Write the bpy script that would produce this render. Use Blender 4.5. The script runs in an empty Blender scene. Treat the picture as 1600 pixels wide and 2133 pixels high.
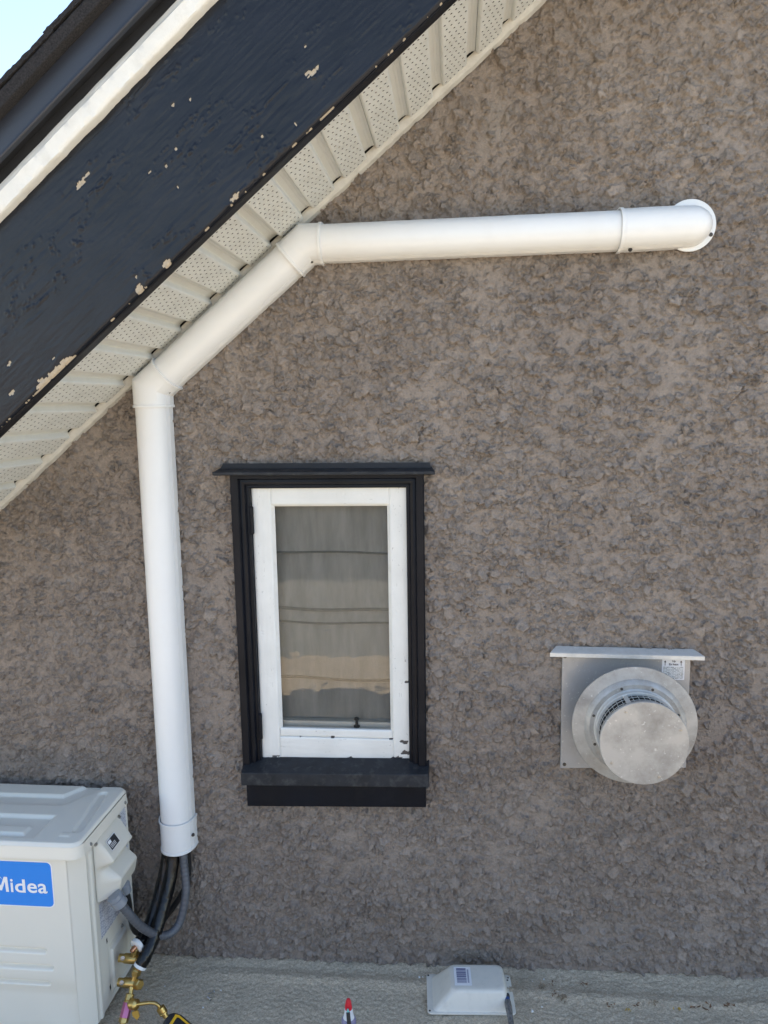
import bpy, bmesh, math
import numpy as np
from mathutils import Matrix, Vector

SC = bpy.context.scene
R = math.radians

# ------------------------------------------------------------------ camera
cam_d = bpy.data.cameras.new('camera')
cam = bpy.data.objects.new('camera', cam_d)
SC.collection.objects.link(cam)
cam_d.sensor_fit = 'VERTICAL'
cam_d.sensor_height = 36.0
cam_d.sensor_width = 27.0
cam_d.lens = 26.5
cam_d.clip_start = 0.02
cam_d.clip_end = 2000
cam.matrix_world = Matrix(((0.995537, 0.003243, 0.094315, 0.0),
                           (0.092898, 0.142172, -0.985473, -2.2),
                           (-0.016604, 0.989837, 0.141236, 1.795),
                           (0, 0, 0, 1)))
SC.camera = cam

# ------------------------------------------------------------------ sky, sun, exposure
SUN_EL, SUN_DIR = R(56), Vector((0.80, 0.60, 0)).normalized()      # the sun stands behind the gable wall
world = bpy.data.worlds.new('World')
SC.world = world
world.use_nodes = True
wn = world.node_tree.nodes
sky = wn.new('ShaderNodeTexSky')
sky.sky_type = 'NISHITA'
sky.sun_disc = False
sky.sun_elevation = SUN_EL
sky.sun_rotation = math.atan2(SUN_DIR.x, SUN_DIR.y)
sky.air_density = 1.0
sky.dust_density = 0.0
sky.ozone_density = 3.0
sky.altitude = 800.0
world.node_tree.links.new(sky.outputs[0], wn['Background'].inputs[0])
wn['Background'].inputs[1].default_value = 0.10
sun_d = bpy.data.lights.new('sun', 'SUN')
sun_d.energy = 4.8
sun_d.angle = R(0.5)
sun_d.color = (1.0, 0.965, 0.92)
sun = bpy.data.objects.new('sun', sun_d)
SC.collection.objects.link(sun)
to_sun = Vector((SUN_DIR.x * math.cos(SUN_EL), SUN_DIR.y * math.cos(SUN_EL), math.sin(SUN_EL)))
sun.rotation_euler = to_sun.to_track_quat('Z', 'Y').to_euler()
VS = SC.view_settings
VS.view_transform = 'Standard'
VS.look = 'None'
VS.gamma = 1.0
VS.use_curve_mapping = False
VS.exposure = 2.35
VS.use_white_balance = True
VS.white_balance_temperature = 8000
VS.white_balance_tint = 10

# ------------------------------------------------------------------ noise
RNG = np.random.default_rng(7)
TAB = RNG.random((256, 256))


def vn(x, y, off=0):
    """smooth value noise, 0..1"""
    x = np.asarray(x, float) + off * 17.31
    y = np.asarray(y, float) + off * 9.77
    xi = np.floor(x).astype(int)
    yi = np.floor(y).astype(int)
    fx = x - xi
    fy = y - yi
    fx = fx * fx * fx * (fx * (fx * 6 - 15) + 10)
    fy = fy * fy * fy * (fy * (fy * 6 - 15) + 10)
    a = TAB[xi & 255, yi & 255]
    b = TAB[(xi + 1) & 255, yi & 255]
    c = TAB[xi & 255, (yi + 1) & 255]
    d = TAB[(xi + 1) & 255, (yi + 1) & 255]
    return (a * (1 - fx) + b * fx) * (1 - fy) + (c * (1 - fx) + d * fx) * fy


def fbm(x, y, octv=4, off=0):
    s, a, t = 0, 0.5, 0
    for i in range(octv):
        s = s + a * vn(x * 2 ** i, y * 2 ** i, off + i * 3)
        t += a
        a *= 0.5
    return s / t


def sst(a, b, x):
    t = np.clip((x - a) / (b - a), 0, 1)
    return t * t * (3 - 2 * t)


# ------------------------------------------------------------------ materials
def new_mat(name):
    m = bpy.data.materials.new(name)
    m.use_nodes = True
    nt = m.node_tree
    return m, nt, nt.nodes['Principled BSDF']


def N(nt, typ, **kw):
    n = nt.nodes.new(typ)
    for k, v in kw.items():
        if k in n.inputs:
            n.inputs[k].default_value = v
        else:
            setattr(n, k, v)
    return n


def mat(name, col, rough=0.5, metal=0.0, var=0.06, vscale=8.0, bump=0.0, bscale=200.0, spec=0.5, col2=None,
        stretch=(1, 1, 1), coat=0.0, rvar=0.0, dirt=None, dirt_amt=0.5, dirt_scale=6.0, bdist=0.001):
    """plain procedural material: colour noise, roughness noise, fine relief, optional dirt blotches"""
    m, nt, b = new_mat(name)
    L = nt.links.new
    tc = N(nt, 'ShaderNodeTexCoord')
    mp = N(nt, 'ShaderNodeMapping')
    mp.inputs['Scale'].default_value = stretch
    L(tc.outputs['Object'], mp.inputs[0])
    nz = N(nt, 'ShaderNodeTexNoise', Scale=vscale, Detail=6.0, Roughness=0.6)
    L(mp.outputs[0], nz.inputs['Vector'])
    mx = N(nt, 'ShaderNodeMix', data_type='RGBA')
    c2 = col2 or tuple(max(0, c * (1 - 2 * var)) for c in col)
    c1 = tuple(min(1, c * (1 + (0 if col2 else var))) for c in col)
    mx.inputs[6].default_value = (*c1, 1)
    mx.inputs[7].default_value = (*c2, 1)
    rmp = N(nt, 'ShaderNodeMapRange')
    rmp.inputs[1].default_value = 0.3
    rmp.inputs[2].default_value = 0.7
    L(nz.outputs[0], rmp.inputs[0])
    L(rmp.outputs[0], mx.inputs[0])
    out = mx.outputs[2]
    if dirt:
        n2 = N(nt, 'ShaderNodeTexNoise', Scale=dirt_scale, Detail=8.0, Roughness=0.65)
        L(tc.outputs['Object'], n2.inputs['Vector'])
        r2 = N(nt, 'ShaderNodeMapRange')
        r2.inputs[1].default_value = 0.52
        r2.inputs[2].default_value = 0.75
        r2.inputs[4].default_value = dirt_amt
        L(n2.outputs[0], r2.inputs[0])
        m2 = N(nt, 'ShaderNodeMix', data_type='RGBA')
        m2.inputs[7].default_value = (*dirt, 1)
        L(r2.outputs[0], m2.inputs[0])
        L(out, m2.inputs[6])
        out = m2.outputs[2]
    L(out, b.inputs['Base Color'])
    b.inputs['Roughness'].default_value = rough
    b.inputs['Metallic'].default_value = metal
    b.inputs['Specular IOR Level'].default_value = spec
    b.inputs['Coat Weight'].default_value = coat
    if rvar:
        r3 = N(nt, 'ShaderNodeMapRange')
        r3.inputs[3].default_value = max(0.03, rough - rvar)
        r3.inputs[4].default_value = min(1, rough + rvar)
        L(nz.outputs[0], r3.inputs[0])
        L(r3.outputs[0], b.inputs['Roughness'])
    if bump:
        n3 = N(nt, 'ShaderNodeTexNoise', Scale=bscale, Detail=5.0, Roughness=0.6)
        L(mp.outputs[0], n3.inputs['Vector'])
        bp = N(nt, 'ShaderNodeBump', Strength=bump, Distance=bdist)
        L(n3.outputs[0], bp.inputs['Height'])
        L(bp.outputs[0], b.inputs['Normal'])
    return m


M = {}
M['duct'] = mat('white vinyl duct', (0.75, 0.755, 0.745), 0.34, var=0.015, vscale=5, bump=0.12, bscale=25, rvar=0.06,
                dirt=(0.66, 0.64, 0.60), dirt_amt=0.22, dirt_scale=9, bdist=0.002)
M['navy'] = mat('navy black paint', (0.0045, 0.006, 0.0105), 0.40, var=0.15, vscale=10, bump=0.35, bscale=90, rvar=0.12, spec=0.20,
                dirt=(0.016, 0.017, 0.019), dirt_amt=0.35, dirt_scale=14, bdist=0.002)
M['navy_dusty'] = mat('dusty dark paint', (0.018, 0.021, 0.026), 0.6, var=0.2, vscale=22, bump=0.5, bscale=300, spec=0.3,
                      dirt=(0.09, 0.09, 0.088), dirt_amt=0.5, dirt_scale=40)
M['drip_metal'] = mat('navy metal with painted sheen', (0.026, 0.031, 0.043), 0.42, var=0.05, vscale=6, bump=0.1, bscale=40, rvar=0.05)  # navy paint lightened, its blue-grey reflection put into the colour
M['black_board'] = mat('black board', (0.012, 0.013, 0.016), 0.7, var=0.2, vscale=20, bump=0.4, bscale=80)
M['trim_white'] = mat('brushed white trim paint', (0.72, 0.71, 0.67), 0.5, var=0.04, vscale=12, bump=0.55, bscale=60,
                      stretch=(1, 1, 1), dirt=(0.45, 0.42, 0.36), dirt_amt=0.35, dirt_scale=22, bdist=0.003)
M['soffit'] = mat('pale grey vinyl soffit', (0.68, 0.69, 0.655), 0.5, var=0.03, vscale=9, bump=0.2, bscale=120,
                  dirt=(0.42, 0.41, 0.36), dirt_amt=0.35, dirt_scale=16)
M['hole'] = mat('dark hole', (0.015, 0.015, 0.015), 0.9)
M['caulk'] = mat('old cream caulk trim', (0.52, 0.50, 0.45), 0.65, var=0.08, vscale=30, bump=0.7, bscale=140,
                 dirt=(0.25, 0.22, 0.19), dirt_amt=0.5, dirt_scale=18)
M['shingle'] = mat('charcoal asphalt shingle', (0.012, 0.012, 0.014), 0.9, var=0.5, vscale=260, bump=1.0, bscale=420, spec=0.2,
                   col2=(0.038, 0.036, 0.037))
M['ac'] = mat('beige powder coat', (0.72, 0.685, 0.60), 0.36, var=0.012, vscale=4, bump=0.1, bscale=700, rvar=0.03)
M['ac_plastic'] = mat('beige plastic cover', (0.64, 0.605, 0.525), 0.33, var=0.015, vscale=6, bump=0.08, bscale=500)
M['badge'] = mat('blue badge', (0.010, 0.235, 0.74), 0.12, var=0.02, vscale=5, coat=0.6)
M['print_white'] = mat('white print', (0.80, 0.80, 0.80), 0.35, var=0.0)
M['print_black'] = mat('black print', (0.012, 0.012, 0.014), 0.4, var=0.0)
M['screw'] = mat('zinc screw', (0.45, 0.44, 0.42), 0.35, 1.0, var=0.1, vscale=200)
M['screw_dark'] = mat('weathered screw', (0.10, 0.095, 0.09), 0.45, 0.8, var=0.2, vscale=300)
M['brass'] = mat('brass', (0.56, 0.38, 0.14), 0.33, 1.0, var=0.12, vscale=70, bump=0.15, bscale=300, rvar=0.1)
M['copper'] = mat('copper', (0.55, 0.25, 0.14), 0.35, 1.0, var=0.1, vscale=60)
M['pink'] = mat('pink anodised metal', (0.55, 0.17, 0.28), 0.35, 0.7, var=0.05, vscale=60)
M['conduit'] = mat('grey conduit', (0.085, 0.092, 0.105), 0.42, var=0.06, vscale=30)
M['conduit_fit'] = mat('grey pvc fitting', (0.22, 0.24, 0.265), 0.34, var=0.04, vscale=30)
M['wrap'] = mat('black plastic wrap', (0.003, 0.003, 0.0035), 0.08, var=0.2, vscale=30, bump=0.45, bscale=60, rvar=0.04, spec=0.4,
                bdist=0.010, stretch=(1, 1, 0.45))
M['foam'] = mat('white foam end', (0.72, 0.72, 0.70), 0.9, var=0.05, vscale=100, bump=0.5, bscale=300)
M['cable'] = mat('black cable', (0.010, 0.010, 0.011), 0.4, var=0.1)
M['rubber'] = mat('black rubber', (0.016, 0.016, 0.018), 0.55, var=0.1, vscale=50, bump=0.2, bscale=500)
M['yellow'] = mat('yellow plastic', (0.75, 0.40, 0.02), 0.35, var=0.03)
M['amber'] = mat('amber plastic', (0.50, 0.27, 0.05), 0.35, var=0.05)
M['box'] = mat('ivory plastic box', (0.68, 0.65, 0.575), 0.40, var=0.02, vscale=12, bump=0.15, bscale=500,
               dirt=(0.42, 0.40, 0.35), dirt_amt=0.3, dirt_scale=45)
M['red'] = mat('red plastic', (0.62, 0.015, 0.03), 0.3, var=0.03)
M['bottle'] = mat('lavender grey bottle', (0.20, 0.19, 0.32), 0.3, var=0.05)
M['cap_white'] = mat('milky cap', (0.72, 0.72, 0.74), 0.4, var=0.02)
M['handle'] = mat('smoky clear handle', (0.16, 0.155, 0.15), 0.12, var=0.3, vscale=120)
M['handle_blue'] = mat('blue ring', (0.02, 0.07, 0.22), 0.25)
M['chip_white'] = mat('white plastic crumb', (0.75, 0.75, 0.73), 0.5)
M['leaf_brown'] = mat('dry leaf', (0.22, 0.11, 0.055), 0.8, var=0.4, vscale=90)
M['leaf_tan'] = mat('tan leaf', (0.35, 0.26, 0.17), 0.8, var=0.3, vscale=90)
M['leaf_yellow'] = mat('yellow leaf', (0.50, 0.33, 0.06), 0.7, var=0.3, vscale=90)
M['blind'] = mat('grey linen blind', (0.27, 0.265, 0.25), 0.9, var=0.12, vscale=35, bump=0.5, bscale=500, stretch=(1, 1, 0.15),
                 spec=0.1)
M['room'] = mat('dim room', (0.25, 0.23, 0.21), 0.9)
M['inner_sill'] = mat('inner sill paint', (0.62, 0.61, 0.57), 0.5)
M['wood_end'] = mat('wood', (0.35, 0.26, 0.16), 0.7)
M['ground'] = mat('pale gravel yard', (0.22, 0.205, 0.185), 0.9, var=0.2, vscale=2.0, bump=0.6, bscale=30)
M['lawn'] = mat('lawn grass', (0.05, 0.10, 0.02), 0.9, var=0.3, vscale=0.6, bump=0.6, bscale=40, col2=(0.10, 0.13, 0.04))


def galvanised(name, col, rough, blotch):
    m, nt, b = new_mat(name)
    L = nt.links.new
    tc = N(nt, 'ShaderNodeTexCoord')
    v = N(nt, 'ShaderNodeTexVoronoi', Scale=95.0)
    L(tc.outputs['Object'], v.inputs['Vector'])
    n1 = N(nt, 'ShaderNodeTexNoise', Scale=11.0, Detail=9.0, Roughness=0.68)
    L(tc.outputs['Object'], n1.inputs['Vector'])
    r1 = N(nt, 'ShaderNodeMapRange')
    r1.inputs[1].default_value = 0.42
    r1.inputs[2].default_value = 0.72
    L(n1.outputs[0], r1.inputs[0])
    mx = N(nt, 'ShaderNodeMix', data_type='RGBA')
    mx.inputs[6].default_value = (*col, 1)
    mx.inputs[7].default_value = (*blotch, 1)
    L(r1.outputs[0], mx.inputs[0])
    # small pale specks
    n2 = N(nt, 'ShaderNodeTexNoise', Scale=120.0, Detail=3.0)
    L(tc.outputs['Object'], n2.inputs['Vector'])
    r2 = N(nt, 'ShaderNodeMapRange')
    r2.inputs[1].default_value = 0.66
    r2.inputs[2].default_value = 0.74
    r2.inputs[4].default_value = 0.55
    L(n2.outputs[0], r2.inputs[0])
    m2 = N(nt, 'ShaderNodeMix', data_type='RGBA')
    m2.inputs[7].default_value = (0.72, 0.71, 0.68, 1)
    L(r2.outputs[0], m2.inputs[0])
    L(mx.outputs[2], m2.inputs[6])
    L(m2.outputs[2], b.inputs['Base Color'])
    b.inputs['Metallic'].default_value = 0.3
    r3 = N(nt, 'ShaderNodeMapRange')
    r3.inputs[3].default_value = rough
    r3.inputs[4].default_value = rough + 0.25
    L(r1.outputs[0], r3.inputs[0])
    L(r3.outputs[0], b.inputs['Roughness'])
    bp = N(nt, 'ShaderNodeBump', Strength=0.15, Distance=0.001)
    L(n1.outputs[0], bp.inputs['Height'])
    L(bp.outputs[0], b.inputs['Normal'])
    return m


M['galv'] = galvanised('weathered galvanised steel', (0.43, 0.42, 0.40), 0.42, (0.27, 0.245, 0.215))
M['galv_blue'] = galvanised('bare steel plate', (0.34, 0.345, 0.355), 0.34, (0.31, 0.305, 0.29))
M['alu'] = galvanised('aluminium cap', (0.62, 0.62, 0.60), 0.45, (0.50, 0.48, 0.44))


def stucco_mat():
    m, nt, b = new_mat('taupe painted stucco')
    L = nt.links.new
    tc = N(nt, 'ShaderNodeTexCoord')
    n1 = N(nt, 'ShaderNodeTexNoise', Scale=2.2, Detail=6.0, Roughness=0.6)
    L(tc.outputs['Object'], n1.inputs['Vector'])
    mx = N(nt, 'ShaderNodeMix', data_type='RGBA')
    mx.inputs[6].default_value = (0.208, 0.168, 0.139, 1)
    mx.inputs[7].default_value = (0.266, 0.222, 0.188, 1)
    r0 = N(nt, 'ShaderNodeMapRange')
    r0.inputs[1].default_value = 0.3
    r0.inputs[2].default_value = 0.7
    L(n1.outputs[0], r0.inputs[0])
    L(r0.outputs[0], mx.inputs[0])
    n2 = N(nt, 'ShaderNodeTexNoise', Scale=75.0, Detail=8.0, Roughness=0.75)
    L(tc.outputs['Object'], n2.inputs['Vector'])
    hs = N(nt, 'ShaderNodeHueSaturation')
    r1 = N(nt, 'ShaderNodeMapRange')
    r1.inputs[1].default_value = 0.3
    r1.inputs[2].default_value = 0.7
    r1.inputs[3].default_value = 0.70
    r1.inputs[4].default_value = 1.30
    L(n2.outputs[0], r1.inputs[0])
    ta = N(nt, 'ShaderNodeAttribute', attribute_name='tone')
    tm = N(nt, 'ShaderNodeMath', operation='MULTIPLY_ADD')
    tm.inputs[1].default_value = 0.24
    L(ta.outputs['Fac'], tm.inputs[0])
    L(r1.outputs[0], tm.inputs[2])
    L(tm.outputs[0], hs.inputs['Value'])
    L(mx.outputs[2], hs.inputs['Color'])
    # pale worn blotches
    n3 = N(nt, 'ShaderNodeTexNoise', Scale=3.4, Detail=9.0, Roughness=0.7)
    L(tc.outputs['Object'], n3.inputs['Vector'])
    r2 = N(nt, 'ShaderNodeMapRange')
    r2.inputs[1].default_value = 0.60
    r2.inputs[2].default_value = 0.74
    r2.inputs[4].default_value = 0.5
    L(n3.outputs[0], r2.inputs[0])
    m2 = N(nt, 'ShaderNodeMix', data_type='RGBA')
    m2.inputs[7].default_value = (0.30, 0.28, 0.255, 1)
    L(r2.outputs[0], m2.inputs[0])
    L(hs.outputs[0], m2.inputs[6])
    L(m2.outputs[2], b.inputs['Base Color'])
    r3 = N(nt, 'ShaderNodeMapRange')
    r3.inputs[3].default_value = 0.30
    r3.inputs[4].default_value = 0.75
    L(n1.outputs[0], r3.inputs[0])
    L(r3.outputs[0], b.inputs['Roughness'])
    nb = N(nt, 'ShaderNodeTexNoise', Scale=170.0, Detail=5.0, Roughness=0.6)
    L(tc.outputs['Object'], nb.inputs['Vector'])
    bp = N(nt, 'ShaderNodeBump', Strength=1.0, Distance=0.006)
    L(nb.outputs[0], bp.inputs['Height'])
    L(bp.outputs[0], b.inputs['Normal'])
    return m


M['stucco'] = stucco_mat()


def carpet_mat():
    m, nt, b = new_mat('grey outdoor carpet')
    L = nt.links.new
    tc = N(nt, 'ShaderNodeTexCoord')
    n1 = N(nt, 'ShaderNodeTexNoise', Scale=250.0, Detail=6.0, Roughness=0.75)
    mp = N(nt, 'ShaderNodeMapping')
    mp.inputs['Scale'].default_value = (0.7, 1.3, 1)
    L(tc.outputs['Object'], mp.inputs[0])
    L(mp.outputs[0], n1.inputs['Vector'])
    r = N(nt, 'ShaderNodeMapRange')
    r.inputs[1].default_value = 0.33
    r.inputs[2].default_value = 0.67
    L(n1.outputs[0], r.inputs[0])
    mx = N(nt, 'ShaderNodeMix', data_type='RGBA')
    mx.inputs[6].default_value = (0.31, 0.25, 0.18, 1)
    mx.inputs[7].default_value = (0.80, 0.67, 0.505, 1)
    L(r.outputs[0], mx.inputs[0])
    n2 = N(nt, 'ShaderNodeTexNoise', Scale=7.0, Detail=6.0, Roughness=0.6)
    L(tc.outputs['Object'], n2.inputs['Vector'])
    r2 = N(nt, 'ShaderNodeMapRange')
    r2.inputs[1].default_value = 0.5
    r2.inputs[2].default_value = 0.75
    r2.inputs[4].default_value = 0.45
    L(n2.outputs[0], r2.inputs[0])
    m2 = N(nt, 'ShaderNodeMix', data_type='RGBA')
    m2.inputs[7].default_value = (0.27, 0.225, 0.165, 1)
    L(r2.outputs[0], m2.inputs[0])
    L(mx.outputs[2], m2.inputs[6])
    L(m2.outputs[2], b.inputs['Base Color'])
    b.inputs['Roughness'].default_value = 0.95
    b.inputs['Specular IOR Level'].default_value = 0.1
    bp = N(nt, 'ShaderNodeBump', Strength=0.9, Distance=0.004)
    L(n1.outputs[0], bp.inputs['Height'])
    L(bp.outputs[0], b.inputs['Normal'])
    return m


M['carpet'] = carpet_mat()


def chipped_paint(name, base, base2, under, rough, grain_bump, gscale, stretch, spec=0.5):
    """paint whose vertex attribute 'chip' shows where it has come off"""
    m, nt, b = new_mat(name)
    L = nt.links.new
    tc = N(nt, 'ShaderNodeTexCoord')
    at = N(nt, 'ShaderNodeAttribute', attribute_name='chip')
    uv = N(nt, 'ShaderNodeAttribute', attribute_name='board')
    mp = N(nt, 'ShaderNodeMapping')
    mp.inputs['Scale'].default_value = stretch
    L(uv.outputs['Vector'], mp.inputs[0])
    n1 = N(nt, 'ShaderNodeTexNoise', Scale=gscale, Detail=7.0, Roughness=0.62)
    L(mp.outputs[0], n1.inputs['Vector'])
    n2 = N(nt, 'ShaderNodeTexNoise', Scale=9.0, Detail=5.0)
    L(tc.outputs['Object'], n2.inputs['Vector'])
    mx = N(nt, 'ShaderNodeMix', data_type='RGBA')
    mx.inputs[6].default_value = (*base, 1)
    mx.inputs[7].default_value = (*base2, 1)
    r = N(nt, 'ShaderNodeMapRange')
    r.inputs[1].default_value = 0.35
    r.inputs[2].default_value = 0.7
    L(n2.outputs[0], r.inputs[0])
    L(r.outputs[0], mx.inputs[0])
    nu = N(nt, 'ShaderNodeTexNoise', Scale=150.0, Detail=4.0)
    L(tc.outputs['Object'], nu.inputs['Vector'])
    mu = N(nt, 'ShaderNodeMix', data_type='RGBA')
    mu.inputs[6].default_value = (*under, 1)
    mu.inputs[7].default_value = (*[c * 0.55 for c in under], 1)
    L(nu.outputs[0], mu.inputs[0])
    m2 = N(nt, 'ShaderNodeMix', data_type='RGBA')
    r2 = N(nt, 'ShaderNodeMapRange')
    r2.inputs[1].default_value = 0.35
    r2.inputs[2].default_value = 0.6
    L(at.outputs['Fac'], r2.inputs[0])
    L(r2.outputs[0], m2.inputs[0])
    L(mx.outputs[2], m2.inputs[6])
    L(mu.outputs[2], m2.inputs[7])
    L(m2.outputs[2], b.inputs['Base Color'])
    r3 = N(nt, 'ShaderNodeMapRange')
    r3.inputs[3].default_value = rough
    r3.inputs[4].default_value = 0.85
    L(at.outputs['Fac'], r3.inputs[0])
    L(r3.outputs[0], b.inputs['Roughness'])
    b.inputs['Specular IOR Level'].default_value = spec
    bp = N(nt, 'ShaderNodeBump', Strength=grain_bump, Distance=0.0015)
    L(n1.outputs[0], bp.inputs['Height'])
    L(bp.outputs[0], b.inputs['Normal'])
    return m


M['barge'] = chipped_paint('peeling navy board paint', (0.006, 0.0078, 0.0125), (0.0105, 0.0125, 0.0185), (0.52, 0.43, 0.32),
                           0.34, 0.55, 14, (1, 9, 1), 0.32)
M['sash'] = chipped_paint('cracked white sash paint', (0.74, 0.74, 0.71), (0.66, 0.66, 0.63), (0.10, 0.09, 0.085),
                          0.42, 0.35, 16, (1, 6, 1))


def glass_mat():
    m, nt, b = new_mat('old wavy window glass')
    L = nt.links.new
    nt.nodes.remove(b)
    tc = N(nt, 'ShaderNodeTexCoord')
    n1 = N(nt, 'ShaderNodeTexNoise', Scale=7.0, Detail=2.0, Distortion=1.2)
    L(tc.outputs['Object'], n1.inputs['Vector'])
    bp = N(nt, 'ShaderNodeBump', Strength=0.12, Distance=0.004)
    L(n1.outputs[0], bp.inputs['Height'])
    fr = N(nt, 'ShaderNodeFresnel', IOR=1.40)
    gl = N(nt, 'ShaderNodeBsdfGlossy', Roughness=0.01)
    L(bp.outputs[0], gl.inputs['Normal'])
    tr = N(nt, 'ShaderNodeBsdfTransparent')
    tr.inputs[0].default_value = (0.95, 0.95, 0.94, 1)
    ms = N(nt, 'ShaderNodeMixShader')
    L(fr.outputs[0], ms.inputs[0])
    L(tr.outputs[0], ms.inputs[1])
    L(gl.outputs[0], ms.inputs[2])
    L(ms.outputs[0], nt.nodes['Material Output'].inputs['Surface'])
    return m


M['glass'] = glass_mat()


def print_sheet(name, ink, rows, cols, ground=(0.70, 0.71, 0.74), density=0.5):
    """a paper label densely printed with small type"""
    m, nt, b = new_mat(name)
    L = nt.links.new
    at = N(nt, 'ShaderNodeAttribute', attribute_name='board')
    mp = N(nt, 'ShaderNodeMapping')
    mp.inputs['Scale'].default_value = (cols, rows, 1)
    L(at.outputs['Vector'], mp.inputs[0])
    br = N(nt, 'ShaderNodeTexBrick', Scale=1.0)
    br.offset = 0.37
    br.inputs['Mortar Size'].default_value = 0.10
    br.inputs['Brick Width'].default_value = 1.3
    br.inputs['Row Height'].default_value = 1.0
    br.inputs['Color1'].default_value = (1, 1, 1, 1)
    br.inputs['Color2'].default_value = (0.2, 0.2, 0.2, 1)
    br.inputs['Mortar'].default_value = (0, 0, 0, 1)
    L(mp.outputs[0], br.inputs['Vector'])
    nz = N(nt, 'ShaderNodeTexNoise', Scale=3.2, Detail=3.0)
    L(mp.outputs[0], nz.inputs['Vector'])
    r = N(nt, 'ShaderNodeMapRange')
    r.inputs[1].default_value = 0.5 - 0.12 + (0.5 - density) * 0.3
    r.inputs[2].default_value = 0.5 + 0.08 + (0.5 - density) * 0.3
    L(nz.outputs[0], r.inputs[0])
    mul = N(nt, 'ShaderNodeMath', operation='MULTIPLY')
    L(br.outputs['Color'], mul.inputs[0])
    L(r.outputs[0], mul.inputs[1])
    mx = N(nt, 'ShaderNodeMix', data_type='RGBA')
    mx.inputs[6].default_value = (*ground, 1)
    mx.inputs[7].default_value = (*ink, 1)
    L(mul.outputs[0], mx.inputs[0])
    L(mx.outputs[2], b.inputs['Base Color'])
    b.inputs['Roughness'].default_value = 0.35
    return m


M['label_blue'] = print_sheet('blue printed label', (0.10, 0.12, 0.22), 26, 9, density=0.62)
M['label_small'] = print_sheet('small print', (0.04, 0.04, 0.04), 9, 6, ground=(0.66, 0.67, 0.66), density=0.5)


def frame_of(pts):
    return np.array(pts, float)


# ------------------------------------------------------------------ object helpers
COL = SC.collection


def props(o, label=None, cat=None, group=None, kind=None):
    for k, v in (('label', label), ('category', cat), ('group', group), ('kind', kind)):
        if v:
            o[k] = v
    return o


def thing(name, loc, label, cat, group=None):
    o = bpy.data.objects.new(name, None)
    COL.objects.link(o)
    o.location = loc
    o.empty_display_size = 0.05
    return props(o, label, cat, group)


def attach(o, parent):
    if parent is not None:
        o.parent = parent
        if parent.type == 'EMPTY':
            o.matrix_parent_inverse = Matrix.Translation(-Vector(parent.location))
    return o


def finish(name, me, m, parent, smooth, label=None):
    if m:
        me.materials.append(m if not isinstance(m, str) else M[m])
    if smooth:
        me.shade_smooth()
        if smooth is not True:
            me.set_sharp_from_angle(angle=R(smooth))
    o = bpy.data.objects.new(name, me)
    COL.objects.link(o)
    if label:
        o['label'] = label
    return attach(o, parent)


def poly(name, verts, faces, m, parent=None, smooth=False, label=None, bevel=0.0, seg=2):
    bm = bmesh.new()
    vs = [bm.verts.new(v) for v in verts]
    for f in faces:
        try:
            bm.faces.new([vs[i] for i in f])
        except ValueError:
            pass
    bmesh.ops.recalc_face_normals(bm, faces=bm.faces)
    if bevel:
        es = [e for e in bm.edges if len(e.link_faces) == 2 and e.calc_face_angle(0) > R(25)]
        bmesh.ops.bevel(bm, geom=es, offset=bevel, segments=seg, affect='EDGES', profile=0.5, clamp_overlap=True)
    me = bpy.data.meshes.new(name)
    bm.to_mesh(me)
    bm.free()
    return finish(name, me, m, parent, smooth, label)


BOXF = [(0, 1, 3, 2), (4, 6, 7, 5), (0, 4, 5, 1), (2, 3, 7, 6), (0, 2, 6, 4), (1, 5, 7, 3)]


def hexa(name, c8, m, parent=None, bevel=0.0, smooth=False, label=None, seg=2):
    return poly(name, c8, BOXF, m, parent, smooth, label, bevel, seg)


def box(name, x0, x1, y0, y1, z0, z1, m, parent=None, bevel=0.0, smooth=False, label=None, seg=2):
    return hexa(name, [(x, y, z) for x in (x0, x1) for y in (y0, y1) for z in (z0, z1)], m, parent, bevel, smooth, label, seg)


def fast_mesh(name, V, Q):
    """big quad mesh straight from arrays"""
    me = bpy.data.meshes.new(name)
    me.vertices.add(len(V))
    me.vertices.foreach_set('co', np.ascontiguousarray(V, dtype=np.float32).ravel())
    k = Q.shape[1]
    me.loops.add(Q.size)
    me.loops.foreach_set('vertex_index', np.ascontiguousarray(Q, dtype=np.int32).ravel())
    me.polygons.add(len(Q))
    me.polygons.foreach_set('loop_start', np.arange(0, Q.size, k, dtype=np.int32))
    me.update(calc_edges=True)
    return me


def grid_quads(nu, nv, flip=False):
    i = np.arange(nu * nv).reshape(nu, nv)
    a, b, c, d = i[:-1, :-1].ravel(), i[1:, :-1].ravel(), i[1:, 1:].ravel(), i[:-1, 1:].ravel()
    return np.stack([a, d, c, b] if flip else [a, b, c, d], 1)


def add_attr(me, nm, arr):
    arr = np.asarray(arr, dtype=np.float32)
    if arr.ndim == 1:
        at = me.attributes.new(nm, 'FLOAT', 'POINT')
        at.data.foreach_set('value', arr)
    else:
        at = me.attributes.new(nm, 'FLOAT_VECTOR', 'POINT')
        at.data.foreach_set('vector', arr.ravel())


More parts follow.
